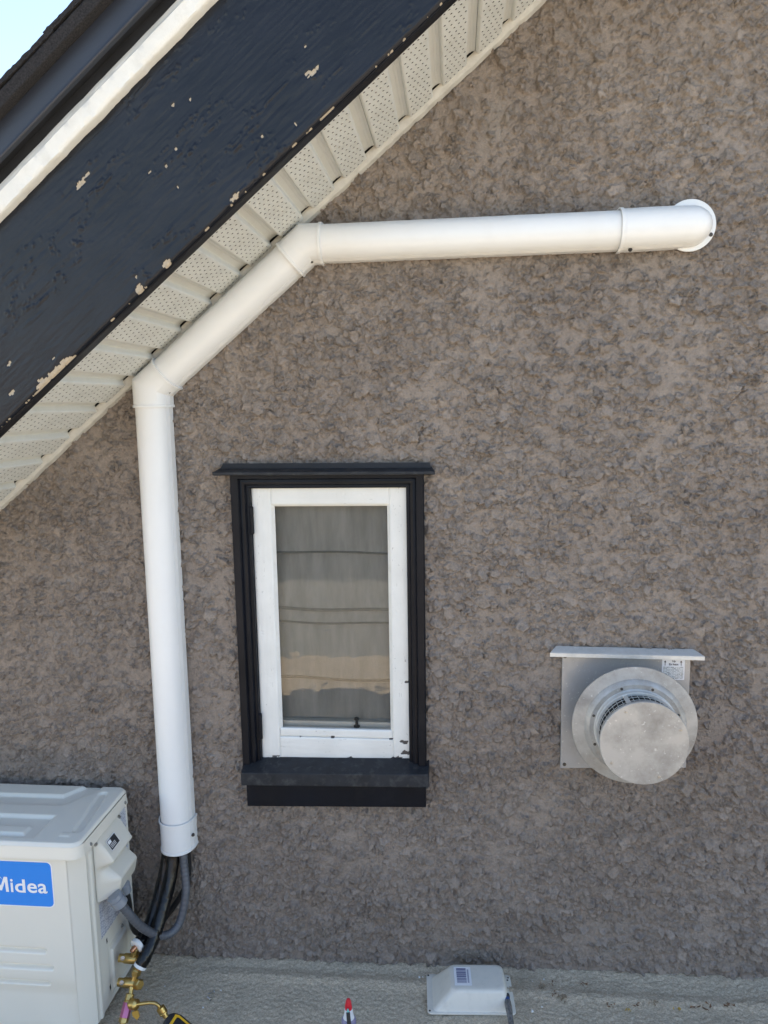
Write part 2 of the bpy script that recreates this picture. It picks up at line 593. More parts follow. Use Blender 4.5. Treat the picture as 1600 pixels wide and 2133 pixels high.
def sheet(name, us, vs, fn, m, parent=None, flip=False, smooth=True, attrs=None, keep=None, label=None):
    """grid over (u, v); fn(U, V) gives X, Y, Z arrays"""
    U, Vv = np.meshgrid(us, vs, indexing='ij')
    X, Y, Z = fn(U, Vv)
    V = np.stack([X.ravel(), Y.ravel(), Z.ravel()], 1)
    Q = grid_quads(len(us), len(vs), flip)
    if keep is not None:
        cu = (U[:-1, :-1] + U[1:, 1:]).ravel() / 2
        cv = (Vv[:-1, :-1] + Vv[1:, 1:]).ravel() / 2
        Q = Q[keep(cu, cv)]
        used = np.unique(Q)
        remap = np.full(len(V), -1)
        remap[used] = np.arange(len(used))
        Q = remap[Q]
        V = V[used]
    else:
        used = slice(None)
    me = fast_mesh(name, V, Q)
    add_attr(me, 'board', np.stack([U.ravel(), Vv.ravel(), np.zeros(U.size)], 1)[used])
    if attrs:
        for k, a in attrs(U, Vv).items():
            add_attr(me, k, a.ravel()[used])
    return finish(name, me, m, parent, smooth, label)


def catmull(pts, n=8):
    P = np.array(pts, float)
    P = np.vstack([2 * P[0] - P[1], P, 2 * P[-1] - P[-2]])
    out = []
    for i in range(1, len(P) - 2):
        a, b, c, d = P[i - 1:i + 3]
        for t in np.arange(0, 1, 1.0 / n):
            out.append(0.5 * (2 * b + (c - a) * t + (2 * a - 5 * b + 4 * c - d) * t * t + (3 * b - a - 3 * c + d) * t ** 3))
    out.append(P[-2])
    return np.array(out)


def tube(name, pts, r, m, parent=None, seg=16, smooth=40, caps=True, label=None, rfun=None):
    """round tube along a polyline; r a number or one per point"""
    P = np.array(pts, float)
    rr = np.full(len(P), r, float) if np.isscalar(r) else np.array(r, float)
    T = np.gradient(P, axis=0)
    for i in range(len(P)):
        if np.linalg.norm(T[i]) < 1e-9:
            T[i] = T[i - 1]
    T /= np.linalg.norm(T, axis=1)[:, None]
    ref = np.array([0, 0, 1.0]) if abs(T[0][2]) < 0.9 else np.array([0, 1.0, 0])
    nrm = np.cross(T[0], ref)
    nrm /= np.linalg.norm(nrm)
    V, F = [], []
    for i in range(len(P)):
        nrm = nrm - T[i] * (nrm @ T[i])
        nrm /= np.linalg.norm(nrm)
        bi = np.cross(T[i], nrm)
        for k in range(seg):
            a = 2 * math.pi * k / seg
            q = rr[i] * (rfun(i, a) if rfun else 1)
            V.append(tuple(P[i] + q * (math.cos(a) * nrm + math.sin(a) * bi)))
    for i in range(len(P) - 1):
        for k in range(seg):
            k2 = (k + 1) % seg
            F.append((i * seg + k, i * seg + k2, (i + 1) * seg + k2, (i + 1) * seg + k))
    if caps:
        F.append(tuple(range(seg)))
        F.append(tuple(range((len(P) - 1) * seg, len(P) * seg)))
    return poly(name, V, F, m, parent, smooth, label)


def along(p0, p1, steps):
    """stations on the axis p0->p1: steps of (distance in metres, radius)"""
    p0, p1 = np.array(p0, float), np.array(p1, float)
    t = (p1 - p0) / np.linalg.norm(p1 - p0)
    return [p0 + t * d for d, _ in steps], [q for _, q in steps]


def turned(name, p0, p1, steps, m, parent=None, seg=24, smooth=35, label=None):
    """a turned piece: round sections along an axis"""
    pts, rad = along(p0, p1, steps)
    P = np.array(pts)
    t = np.array(p1, float) - np.array(p0, float)
    t /= np.linalg.norm(t)
    ref = np.array([0, 0, 1.0]) if abs(t[2]) < 0.9 else np.array([1.0, 0, 0])
    n = np.cross(t, ref)
    n /= np.linalg.norm(n)
    b = np.cross(t, n)
    V, F = [], []
    for p, q in zip(P, rad):
        for k in range(seg):
            a = 2 * math.pi * (k + 0.5) / seg
            V.append(tuple(p + max(q, 1e-5) * (math.cos(a) * n + math.sin(a) * b)))
    for i in range(len(P) - 1):
        for k in range(seg):
            k2 = (k + 1) % seg
            F.append((i * seg + k, i * seg + k2, (i + 1) * seg + k2, (i + 1) * seg + k))
    F.append(tuple(range(seg)))
    F.append(tuple(range((len(P) - 1) * seg, len(P) * seg)))
    return poly(name, V, F, m, parent, smooth, label)


def screw_head(p, direction, r, m, parent, name='screw'):
    """hex washer head with a flange"""
    p = np.array(p, float)
    d = np.array(direction, float)
    d /= np.linalg.norm(d)
    return turned(name, p, p + d, [(-0.002, r * 1.25), (0.0006, r * 1.25), (0.001, r * 0.8), (r * 0.8, r * 0.75), (r * 0.85, r * 0.4), (r * 0.6, r * 0.35)],
                  m, parent, seg=10, smooth=30)


def text_mesh(name, body, width, origin, xdir, ydir, m, parent, bold=0.0, lift=0.0006, thick=0.0004, size=1.0, align_h=None):
    """flat lettering: fitted to a width (or height), lower left at origin"""
    cu = bpy.data.curves.new('lettering', 'FONT')
    cu.body = body
    cu.size = 1.0
    cu.offset = bold
    cu.extrude = 0.0
    cu.resolution_u = 4
    ob = bpy.data.objects.new('lettering', cu)
    COL.objects.link(ob)
    dg = bpy.context.evaluated_depsgraph_get()
    me = bpy.data.meshes.new_from_object(ob.evaluated_get(dg))
    bpy.data.objects.remove(ob)
    bpy.data.curves.remove(cu)
    n = len(me.vertices)
    co = np.zeros(n * 3, np.float32)
    me.vertices.foreach_get('co', co)
    co = co.reshape(-1, 3)
    lo, hi = co.min(0), co.max(0)
    k = width / (hi[0] - lo[0])
    ky = k if align_h is None else align_h / (hi[1] - lo[1])
    X, Yd = np.array(xdir, float), np.array(ydir, float)
    nrm = np.cross(X, Yd)
    out = np.array(origin, float) + np.outer((co[:, 0] - lo[0]) * k, X) + np.outer((co[:, 1] - lo[1]) * ky, Yd) + nrm * lift
    me.vertices.foreach_set('co', out.astype(np.float32).ravel())
    me.materials.clear()
    me.update()
    me.name = name
    return finish(name, me, m, parent, False)


# ------------------------------------------------------------------ rake frame: s up the slope, n square to it, d out from the wall
TH = R(39.44)
CT, ST = math.cos(TH), math.sin(TH)
Z0 = 2.6633


def rk(s, n, d):
    return (s * CT - n * ST, -d, Z0 + s * ST + n * CT)


S_RIDGE = 2.0 / CT
S_EAVE = -2.2 / CT


def line_z(x):
    return Z0 + x * ST / CT


# ================================================================== THE SETTING
def deck_z(x):
    return 0.0167 * x


ground = box('ground', -400, 400, -400, 400, -3.2, -3.0, 'ground')
props(ground, kind='structure')
lawn = box('lawn', -6.5, -2.2, -9.9, -8.4, -3.0, -2.96, 'lawn')
props(lawn, kind='structure')

# deck: dense carpeted sheet by the wall, plain carpet beyond it
xs = np.arange(-1.7, 1.3001, 0.0036)
ds = np.arange(-0.02, 0.5401, 0.0036)


def deck_fn(U, D):
    ridge = 0.007 * np.exp(-((D - 0.085 - 0.02 * np.sin(U * 1.7)) / 0.022) ** 2) * sst(-0.95, -0.6, U)
    wave = 0.010 * (fbm(U * 2.2, D * 3.0, 3, 5) - 0.5)
    tuft = 0.0034 * (vn(U / 0.0075, D / 0.0062, 2) - 0.5) + 0.0026 * (vn(U / 0.0042, D / 0.0038, 4) - 0.5)
    cove = 0.003 * sst(0.035, 0.0, D) * (0.5 + vn(U * 9, D * 0, 8))
    return U, -D, deck_z(U) + ridge + wave * sst(0, 0.1, D) + tuft + cove


deck = sheet('deck', xs, ds, deck_fn, 'carpet', None, flip=True)
props(deck, kind='structure')
far_deck = hexa('deck', [(x, y, z + (deck_z(x) if True else 0)) for x in (-2.4, 2.6) for y in (-3.0, -0.535) for z in (-0.25, -0.004)], 'carpet')
props(far_deck, kind='structure')
under = hexa('deck', [(x, y, z + deck_z(x)) for x in (-2.4, 2.6) for y in (-0.535, 0.0) for z in (-0.25, -0.03)], 'carpet')
props(under, kind='structure')

# ================================================================== ADDED NEIGHBOUR'S HOUSE behind the camera, bounces light onto the wall; seen only reflected
M['cream'] = mat('cream render', (0.50, 0.485, 0.455), 0.85, var=0.06, vscale=1.5, bump=0.4, bscale=60)
M['nb_roof'] = mat('brown roof tiles', (0.16, 0.11, 0.085), 0.85, var=0.2, vscale=9)
M['nb_glass'] = mat('dark window glass', (0.03, 0.035, 0.04), 0.08, var=0.05)
nb = thing('added_neighbour_house', (0.0, -10.0, -3.0), 'added pale grey rendered house across the yard, bouncing light onto the wall, mirrored in the window pane', 'house')
box('wall', -10.0, 9.0, -18.0, -10.0, -3.0, 0.6, 'cream', nb)
poly('roof', [(x, y, z) for x in (-10.5, 9.5) for y, z in ((-9.4, 0.35), (-14.0, 2.6), (-18.6, 0.35), (-14.0, 2.4))], [(0, 1, 3), (1, 2, 3), (4, 5, 7), (5, 6, 7), (0, 1, 5, 4), (1, 2, 6, 5), (2, 3, 7, 6), (3, 0, 4, 7)], 'nb_roof', nb)
for wx in (-8.0, -5.4, 0.8, 3.5, 6.4):
    for wz in (-1.5,):
        fr_ = box('window', wx - 0.62, wx + 0.62, -10.0, -9.94, wz - 0.75, wz + 0.75, 'trim_white', nb)
        for sx in (-0.30, 0.30):
            box('pane', wx + sx - 0.24, wx + sx + 0.24, -9.945, -9.93, wz - 0.65, wz + 0.65, 'nb_glass', fr_)

# ================================================================== THE HOUSE
house = thing('house', (0.0, 0.0, 0.0), 'taupe stucco gable wall with navy barge board, vented soffit and small window', 'house')

# window opening in the wall
WX0, WX1, WZ0, WZ1 = -0.655, -0.103, 0.60, 1.600


def build_wall():
    st = 0.0024
    xs = np.arange(-1.62, 1.06, st)
    zs = np.arange(-0.035, 3.0, st)
    X, Z = np.meshgrid(xs, zs, indexing='ij')
    rng = np.random.default_rng(3)
    H = 0.0015 * fbm(X / 0.03, Z / 0.03, 3, 1)
    wx = 0.020 * (fbm(X / 0.012, Z / 0.012, 3, 11) - 0.5)
    wz = 0.020 * (fbm(X / 0.012, Z / 0.012, 3, 23) - 0.5)
    XW, ZW = X + wx, Z + wz
    dens = fbm(X / 0.16, Z / 0.16, 2, 40)
    TONE = np.full_like(X, 0.35)
    tone = rng.normal(-0.1, 0.55, 68000)
    n = 68000
    cxs = rng.uniform(xs[0], xs[-1], n)
    czs = rng.uniform(zs[0], zs[-1], n)
    rad = np.clip(rng.lognormal(math.log(0.0060), 0.55, n), 0.0034, 0.022)
    asp = rng.uniform(0.62, 1.0, n)
    ang = rng.uniform(0, math.pi, n)
    tt = rng.uniform(0.0045, 0.0125, n) * np.clip(rad / 0.008, 0.7, 1.5)
    la = rng.normal(-math.pi / 2, 1.25, n)
    tx, tz = np.cos(la), np.sin(la)
    for i in range(n):
        x, z, r = cxs[i], czs[i], rad[i]
        if z > line_z(x) + 0.06 or (WX0 + .02 < x < WX1 - .02 and WZ0 + .02 < z < WZ1 - .02):
            continue
        w = r * 1.5
        i0, i1 = int((x - w - xs[0]) / st), int((x + w - xs[0]) / st) + 2
        j0, j1 = int((z - w - zs[0]) / st), int((z + w - zs[0]) / st) + 2
        i0, j0 = max(i0, 0), max(j0, 0)
        i1, j1 = min(i1, len(xs)), min(j1, len(zs))
        if i1 - i0 < 2 or j1 - j0 < 2:
            continue
        if rng.random() > 0.05 + 1.9 * dens[min(i0, len(xs) - 1), min(j0, len(zs) - 1)]:
            continue
        dx = XW[i0:i1, j0:j1] - x
        dz = ZW[i0:i1, j0:j1] - z
        c, s = math.cos(ang[i]), math.sin(ang[i])
        rho = np.sqrt(((dx * c + dz * s) / r) ** 2 + ((-dx * s + dz * c) / (r * asp[i])) ** 2)
        ins = rho < 1
        if not ins.any():
            continue
        e = np.clip((1 - rho) / 0.16, 0, 1)
        hp = H[i0:i1, j0:j1]
        base = hp[ins].mean()
        lean = np.clip(0.5 + 0.62 * (dx * tx[i] + dz * tz[i]) / r, 0.0, 1.25)
        new = base * 0.66 + e * tt[i] * lean + 0.0004
        H[i0:i1, j0:j1] = np.where(ins, np.maximum(new, hp * 0.55), hp)
        tp = TONE[i0:i1, j0:j1]
        TONE[i0:i1, j0:j1] = np.where(rho < 0.95, tp * 0.3 + tone[i] * 0.7, tp)
    H += 0.0022 * (fbm(X / 0.009, Z / 0.009, 2, 60) - 0.5)
    # ragged foot where the coat ends above the carpet
    H += 0.006 * (fbm(X / 0.5, Z / 0.5, 3, 80) - 0.5)
    H -= np.percentile(H[::7, ::7], 88)
    V = np.stack([X.ravel(), (-H).ravel(), Z.ravel()], 1)
    Q = grid_quads(len(xs), len(zs))
    cx = (X[:-1, :-1] + st / 2).ravel()
    cz = (Z[:-1, :-1] + st / 2).ravel()
    foot = 0.010 + 0.006 * (vn(cx / 0.05, cx * 0, 9) - 0.5) + deck_z(cx)
    k = (cz < line_z(cx) + 0.004) & ~((cx > WX0) & (cx < WX1) & (cz > WZ0) & (cz < WZ1)) & (cz > foot - 0.03)
    Q = Q[k]
    used = np.unique(Q)
    rm = np.full(len(V), -1)
    rm[used] = np.arange(len(used))
    me = fast_mesh('wall', V[used], rm[Q])
    add_attr(me, 'tone', np.clip(TONE, -1, 1).ravel()[used])
    return finish('wall', me, 'stucco', house, True)


build_wall()
# the rest of the gable, out of the frame
poly('wall', [(-2.2, 0.0, -0.2), (-1.62, 0.0, -0.2), (-1.62, 0.0, line_z(-1.62) + 0.3), (-2.2, 0.0, line_z(-2.2) + 0.3)], [(0, 1, 2, 3)], 'stucco', house)
poly('wall', [(1.058, 0.0, -0.2), (6.2, 0.0, -0.2), (6.2, 0.0, line_z(-2.2) + 0.3), (2.0, 0.0, line_z(2.0) + 0.3), (1.058, 0.0, line_z(1.058) + 0.3)],
     [(0, 1, 2, 3, 4)], 'stucco', house)
poly('wall', [(-1.70, 0.03, line_z(-1.70) - 0.02), (1.177, 0.03, line_z(1.177) - 0.02), (1.177, 0.03, line_z(1.177) + 0.35), (-1.70, 0.03, line_z(-1.70) + 0.35)],
     [(0, 1, 2, 3)], 'black_board', house)  # black sheet paints the attic darkness behind the soffit

# -------- soffit: ribbed, perforated panels running out from the wall to the barge board
soffit = box('soffit', -0.01, 0.01, -0.05, -0.03, 9, 9.01, 'hole', house)   # replaced below by its backing board
bpy.data.objects.remove(soffit)
bk = [rk(s, n, d) for s in (S_EAVE, S_RIDGE) for d in (-0.02, 0.43) for n in (0.030, 0.040)]
soffit = hexa('soffit', bk, 'hole', house)
PITCH = 0.1185
FLAT = 0.083
DEP = 0.40                       # panel length, wall to board


def soffit_panel_mesh():
    """one flat with staggered punched slots and one recessed groove, in (s, n, d) offsets from its lower end"""
    bm = bmesh.new()

    def v(s, n, d):
        x, y, z = (s * CT - n * ST, -d, s * ST + n * CT)
        return bm.verts.new((x, y, z))

    nc, nr = 5, 15
    m0, m1 = 0.006, 0.004
    cs = (FLAT - 2 * m0) / nc
    cd = DEP / nr
    rad = 0.0024
    for j in range(nr):
        for i in range(nc):
            s0 = m0 + i * cs
            s1 = s0 + cs
            d0 = 0.018 + j * (DEP - 0.018) / nr
            d1 = d0 + (DEP - 0.018) / nr
            ms, md = (s0 + s1) / 2 + (0.25 if j % 2 else -0.25) * cs * 0.8, (d0 + d1) / 2
            outer = [v(s0, 0, d0), v(ms, 0, d0), v(s1, 0, d0), v(s1, 0, md), v(s1, 0, d1), v(ms, 0, d1), v(s0, 0, d1), v(s0, 0, md)]
            a = [-135, -90, -45, 0, 45, 90, 135, 180]
            rim, low = [], []
            for q in a:
                cq, sq = math.cos(R(q)), math.sin(R(q))
                rim.append(v(ms + cq * rad * 1.25, -0.0007 if cq > 0.2 else 0.0, md + sq * rad))
                low.append(v(ms + cq * rad * 1.0, 0.004, md + sq * rad * 0.8))
            for q in range(8):
                w = (q + 1) % 8
                f = bm.faces.new([outer[q], outer[w], rim[w], rim[q]])
                g = bm.faces.new([rim[q], rim[w], low[w], low[q]])
                g.material_index = 1
            g = bm.faces.new(low)
            g.material_index = 1

    def strip(prof, d0=0.018, d1=DEP):
        for (a, b), (c, e) in zip(prof[:-1], prof[1:]):
            bm.faces.new([v(a, b, d0), v(c, e, d0), v(c, e, d1), v(a, b, d1)])

    strip([(0.0015, 0.012), (0.0015, 0.003), (0.003, 0.0008), (m0, 0.0)])
    strip([(FLAT - m0, 0.0), (FLAT - 0.002, 0.0008), (FLAT, 0.003), (FLAT + 0.004, 0.016), (FLAT + 0.007, 0.018), (PITCH - 0.014, 0.018),
           (PITCH - 0.010, 0.0165), (PITCH - 0.006, 0.0165), (PITCH + 0.0012, 0.0115)])
    bmesh.ops.recalc_face_normals(bm, faces=bm.faces)
    me = bpy.data.meshes.new('soffit_panel')
    bm.to_mesh(me)
    bm.free()
    me.materials.append(M['soffit'])
    me.materials.append(M['hole'])
    return me


spm = soffit_panel_mesh()
S_FIRST = -0.054 / CT - PITCH * 0.02
for k in range(-16, 9):
    o = bpy.data.objects.new('soffit_panel', spm)
    COL.objects.link(o)
    s = S_FIRST + k * PITCH - FLAT
    o.location = rk(s, 0.001 * math.sin(k * 2.1), 0.0)
    attach(o, soffit)
# trim along the wall with its ragged paint line


def trim_fn(U, Vv):
    # U along s, V 0..1 round the section
    jag = 0.004 * (fbm(U / 0.03, U * 0, 3, 3) - 0.4)
    d = np.interp(Vv, [0, 0.3, 0.6, 1.0], [0.020, 0.020, 0.012, -0.004])
    n = np.interp(Vv, [0, 0.3, 0.6, 1.0], [0.0125, 0.005, -0.0095, -0.014]) - jag * (Vv > 0.5)
    d = d + 0.002 * (vn(U / 0.05, Vv * 2, 6) - 0.5)
    return U * CT - n * ST, -d, Z0 + U * ST + n * CT


sheet('wall_trim', np.arange(S_EAVE, 0.9, 0.004), np.array([0, 0.15, 0.3, 0.45, 0.6, 0.8, 1.0]), trim_fn, 'caulk', soffit, smooth=40)

# -------- barge board with peeling paint
BD = 0.448
CHIPS = [(-1.233, 0.004, 0.055, 0.009), (-1.276, 0.004, 0.018, 0.012), (-1.19, 0.002, 0.018, 0.008), (-1.305, 0.093, 0.010, 0.006), (-1.349, 0.041, 0.011, 0.009),
         (-0.941, 0.006, 0.013, 0.012), (-0.853, 0.006, 0.013, 0.007), (-0.635, 0.008, 0.013, 0.006), (-0.327, 0.084, 0.018, 0.005),
         (-0.340, 0.090, 0.009, 0.006), (-0.836, 0.236, 0.005, 0.004), (-0.609, 0.248, 0.007, 0.006), (-0.571, 0.231, 0.007, 0.004),
         (-0.748, 0.180, 0.008, 0.003), (-0.709, 0.164, 0.003, 0.008), (-0.668, 0.175, 0.004, 0.007), (-0.502, 0.062, 0.003, 0.006),
         (-0.480, 0.161, 0.003, 0.005), (-0.429, 0.030, 0.003, 0.009), (-0.535, 0.042, 0.004, 0.003), (-0.871, 0.274, 0.022, 0.003),
         (-0.885, 0.268, 0.016, 0.003), (-0.720, 0.111, 0.003, 0.006), (-0.307, 0.136, 0.003, 0.006), (-1.21, 0.031, 0.009, 0.003),
         (-0.50, 0.179, 0.003, 0.004), (-0.888, 0.110, 0.005, 0.003), (-0.93, 0.032, 0.004, 0.006), (-0.655, 0.28, 0.0035, 0.003),
         (-1.10, 0.10, 0.004, 0.003), (-1.0, 0.16, 0.003, 0.004), (-0.25, 0.21, 0.003, 0.005), (-0.20, 0.14, 0.004, 0.003)]


def board_chip(U, Vv):
    m = np.zeros_like(U)
    nz = fbm(U / 0.006, Vv / 0.004, 3, 31) - 0.5
    for s, n, a, b in CHIPS:
        if max(a, b) < 0.0055:
            continue
        if a < 0.012 and n > 0.012:
            a, b = a * 0.75, b * 0.55
        q = 1 - np.sqrt(((U - s) / a) ** 2 + ((Vv - n) / b) ** 2) + 1.5 * nz
        m = np.maximum(m, sst(0.0, 0.18, q) * (np.abs(U - s) < a * 2) * (np.abs(Vv - n) < b * 2))
    # worn lower arris
    edge = sst(0.004, 0.001, Vv) * sst(0.60, 0.68, fbm(U / 0.02, Vv * 0, 3, 77))
    return np.maximum(m, edge)


def board_relief(U, Vv):
    grain = 0.0012 * (fbm(U / 0.05 + 3 * fbm(U * 3, Vv * 8, 2, 2), Vv / 0.006, 4, 14) - 0.5)
    r = np.abs(fbm(U / 0.11 + 1.2 * vn(U * 9, Vv * 25, 4), Vv / 0.020, 4, 52) - 0.5)
    zone = sst(0.50, 0.64, fbm(U / 0.22, Vv / 0.07, 3, 19))
    flake = 0.0030 * sst(0.018, 0.0, r) * (0.15 + zone)
    lift = 0.0016 * zone * (fbm(U / 0.05, Vv / 0.012, 3, 8) - 0.3)
    slow = 0.004 * (fbm(U / 0.4, Vv / 0.2, 2, 90) - 0.5)
    return grain + flake + lift + slow


def barge_fn(U, Vv):
    h = board_relief(U, Vv) - 0.0022 * board_chip(U, Vv)
    h = h - 0.006 * sst(0.006, 0.0, Vv) ** 2
    d = BD + h
    return U * CT - Vv * ST, -d, Z0 + U * ST + Vv * CT


barge = sheet('barge_board', np.arange(-1.80, 0.55, 0.003), np.concatenate([[0.0, 0.0015], np.arange(0.003, 0.352, 0.003)]), barge_fn, 'barge', house,
              attrs=lambda U, Vv: {'chip': board_chip(U, Vv)})
hexa('barge_board', [rk(s, n, d) for s in (-1.80, 0.55) for d in (0.402, 0.438) for n in (-0.003, 0.36)], 'navy', house, bevel=0.002)
hexa('barge_board', [rk(s, n, d) for s in (S_EAVE, -1.80) for d in (0.402, BD) for n in (-0.002, 0.36)], 'navy', house)
hexa('barge_board', [rk(s, n, d) for s in (0.55, S_RIDGE) for d in (0.402, BD) for n in (-0.002, 0.36)], 'navy', house)


# -------- white moulding on top of the board
def mould_fn(U, Vv):
    prof_n = [0.337, 0.337, 0.340, 0.371, 0.375, 0.377, 0.389, 0.391]
    prof_d = [0.440, 0.470, 0.4745, 0.478, 0.4735, 0.4725, 0.466, 0.440]
    t = np.linspace(0, 1, 8)
    jag = 0.0030 * (fbm(U / 0.02, Vv * 0, 4, 44) - 0.5)
    n = np.interp(Vv, t, prof_n) + jag * (Vv < 0.3) + 0.0015 * (fbm(U / 0.05, Vv * 0, 3, 45) - 0.5)
    d = np.interp(Vv, t, prof_d) + 0.0022 * (fbm(U / 0.035, Vv * 6, 4, 46) - 0.5)
    return U * CT - n * ST, -d, Z0 + U * ST + n * CT


tv = np.array([0, 1 / 7, 1.5 / 7, 2 / 7, 2.33 / 7, 2.66 / 7, 3 / 7, 3.5 / 7, 4 / 7, 4.5 / 7, 5 / 7, 5.33 / 7, 5.66 / 7, 6 / 7, 1.0])
sheet('rake_moulding', np.arange(S_EAVE, S_RIDGE, 0.004), tv, mould_fn, 'trim_white', house, smooth=50)
hexa('sub_fascia', [rk(s, n, d) for s in (S_EAVE, S_RIDGE) for d in (0.40, 0.462) for n in (0.36, 0.43)], 'black_board', house)

# -------- roof with metal drip edge and shingle courses
roof = hexa('roof', [rk(s, n, d) for s in (S_EAVE, S_RIDGE) for d in (-5.0, 0.494) for n in (0.412, 0.462)], 'black_board', house)
R0 = rk(S_RIDGE, 0.412, 0)
hexa('roof', [(x, y, z) for (x, z0) in ((R0[0], R0[2]), (R0[0] + 4.4, R0[2] - 4.4 * ST / CT)) for y in (-0.494, 5.0) for z in (z0, z0 + 0.066)], 'shingle', house)
prof = [(0.404, 0.492), (0.404, 0.5055), (0.4065, 0.507), (0.4115, 0.5055), (0.413, 0.501), (0.468, 0.498)]
dv = [rk(s, n, d) for s in (S_EAVE, S_RIDGE) for (n, d) in prof]
poly('drip_edge', dv, [(i, i + 1, 6 + i + 1, 6 + i) for i in range(5)], 'drip_metal', roof, smooth=30)


def starter_fn(U, Vv):
    n = np.interp(Vv, [0, 0.08, 0.92, 1], [0.4645, 0.463, 0.489, 0.490])
    d = np.interp(Vv, [0, 0.08, 0.92, 1], [0.490, 0.527, 0.529, 0.490])
    jag = 0.0015 * (fbm(U / 0.008, Vv * 3, 3, 55) - 0.5)
    n = n + jag
    d = d + 0.002 * (fbm(U / 0.006, Vv * 5, 3, 57) - 0.5)
    return U * CT - n * ST, -d, Z0 + U * ST + n * CT


sheet('starter_strip', np.arange(-2.2, 0.2, 0.004), np.array([0, 0.08, 0.22, 0.36, 0.5, 0.64, 0.78, 0.92, 1.0]), starter_fn, 'shingle', roof, smooth=True)
hexa('shingle_bed', [rk(s, n, d) for s in (S_EAVE, S_RIDGE) for d in (-5.0, 0.485) for n in (0.466, 0.486)], 'shingle', roof)


def shingle_mesh():
    rng = np.random.default_rng(5)
    n = 60
    V, F = [], []
    ss = np.linspace(0, 0.43, n)
    for k, s in enumerate(ss):
        lift = 0.0005 + 0.0085 * (1 - s / 0.43)
        for dd, nn in ((0.30, 0.0), (0.30, 0.0055), (-0.20, 0.0055), (-0.20, 0.0)):
            e = 0.0035 * (rng.random() - 0.5) if dd > 0 else 0
            h = 0.0016 * (rng.random() - 0.5)
            V.append((s * CT - (nn + lift + h) * ST, -(dd + e), s * ST + (nn + lift + h) * CT))
    for k in range(n - 1):
        for q in range(4):
            w = (q + 1) % 4
            F.append((4 * k + q, 4 * k + w, 4 * k + 4 + w, 4 * k + 4 + q))
    F += [(0, 1, 2, 3), tuple(range(4 * n - 4, 4 * n))]
    o = poly('shingle', V, F, 'shingle', None, smooth=30)
    me = o.data
    bpy.data.objects.remove(o)
    return me


shm = shingle_mesh()
for k in range(-6, 7):
    for j in range(2):
        o = bpy.data.objects.new('shingle', shm)
        COL.objects.link(o)
        o.location = rk(-0.925 + 0.205 * k, 0.4905, 0.532 - 0.30 - 0.502 * j)
        attach(o, roof)

# ================================================================== WINDOW (part of the house)
JX0, JX1, JZT, JZB = -0.668, -0.091, 1.6055, 0.655


def sweep(name, prof, path, m, parent, closed_prof=True, smooth=35, label=None, offs=None, caps=True, bevel=0):
    """sweep a section (a in plane to the left of travel, b out from the wall) along a path of (x, z) on the wall with mitred corners"""
    P = np.array(path, float)
    n = len(P)
    dirs = []
    for i in range(n):
        seg = []
        if i > 0 and np.linalg.norm(P[i] - P[i - 1]) > 1e-9:
            q = P[i] - P[i - 1]
            seg.append(q / np.linalg.norm(q))
        if i < n - 1 and np.linalg.norm(P[i + 1] - P[i]) > 1e-9:
            q = P[i + 1] - P[i]
            seg.append(q / np.linalg.norm(q))
        dirs.append(seg)
    V, F = [], []
    k = None
    for i in range(n):
        t = sum(dirs[i]) / np.linalg.norm(sum(dirs[i]))
        cosh = t @ dirs[i][0]
        nrm = np.array([-t[1], t[0]]) / cosh
        pr = prof(offs[i]) if callable(prof) else prof
        k = len(pr)
        for a, b in pr:
            V.append((P[i][0] + a * nrm[0], -b, P[i][1] + a * nrm[1]))
    rng = k if closed_prof else k - 1
    for i in range(n - 1):
        for j in range(rng):
            j2 = (j + 1) % k
            F.append((i * k + j, i * k + j2, (i + 1) * k + j2, (i + 1) * k + j))
    if caps:
        F.append(tuple(range(k)))
        F.append(tuple(range((n - 1) * k, n * k)))
    return poly(name, V, F, m, parent, smooth, label, bevel)


# casing: stepped moulding; a measured inward (travel is up the left jamb, across, down the right one, so inward is to the right: negative a)
cas = [(0.0, -0.05), (0.0, 0.018), (-0.003, 0.022), (-0.022, 0.021), (-0.025, 0.017), (-0.0265, 0.011), (-0.033, 0.013), (-0.040, 0.011),
       (-0.0425, 0.005), (-0.044, 0.001), (-0.050, 0.002), (-0.0535, -0.002), (-0.0535, -0.05)]
window = sweep('window', cas, [(JX0, JZB), (JX0, JZT), (JX1, JZT), (JX1, JZB)], 'navy', house, smooth=25, label='small casement window, navy casing round a cracked white sash')
# hood over the casing
hd = [(0.0, 1.6165), (0.006, 1.616), (0.052, 1.6075), (0.056, 1.606), (0.056, 1.5985), (0.050, 1.5965), (0.0, 1.5965)]
for nm, m_ in (('drip_hood', 'navy_dusty'),):
    V = [(x + (0.018 * sgn * (0.052 - d) / 0.052 * 0.6), -d, z - 0.004 * (x + 0.7)) for x, sgn in ((-0.708, 1), (-0.058, -1)) for d, z in hd]
    poly(nm, V, [tuple(range(7)), tuple(range(7, 14))] + [(i, (i + 1) % 7, 7 + (i + 1) % 7, 7 + i) for i in range(7)], m_, window, bevel=0.001)
poly('drip_gap', [(-0.700, -0.018, 1.606), (-0.066, -0.018, 1.603), (-0.074, -0.013, 1.6265), (-0.688, -0.013, 1.629)], [(0, 1, 2, 3)], 'black_board', window)

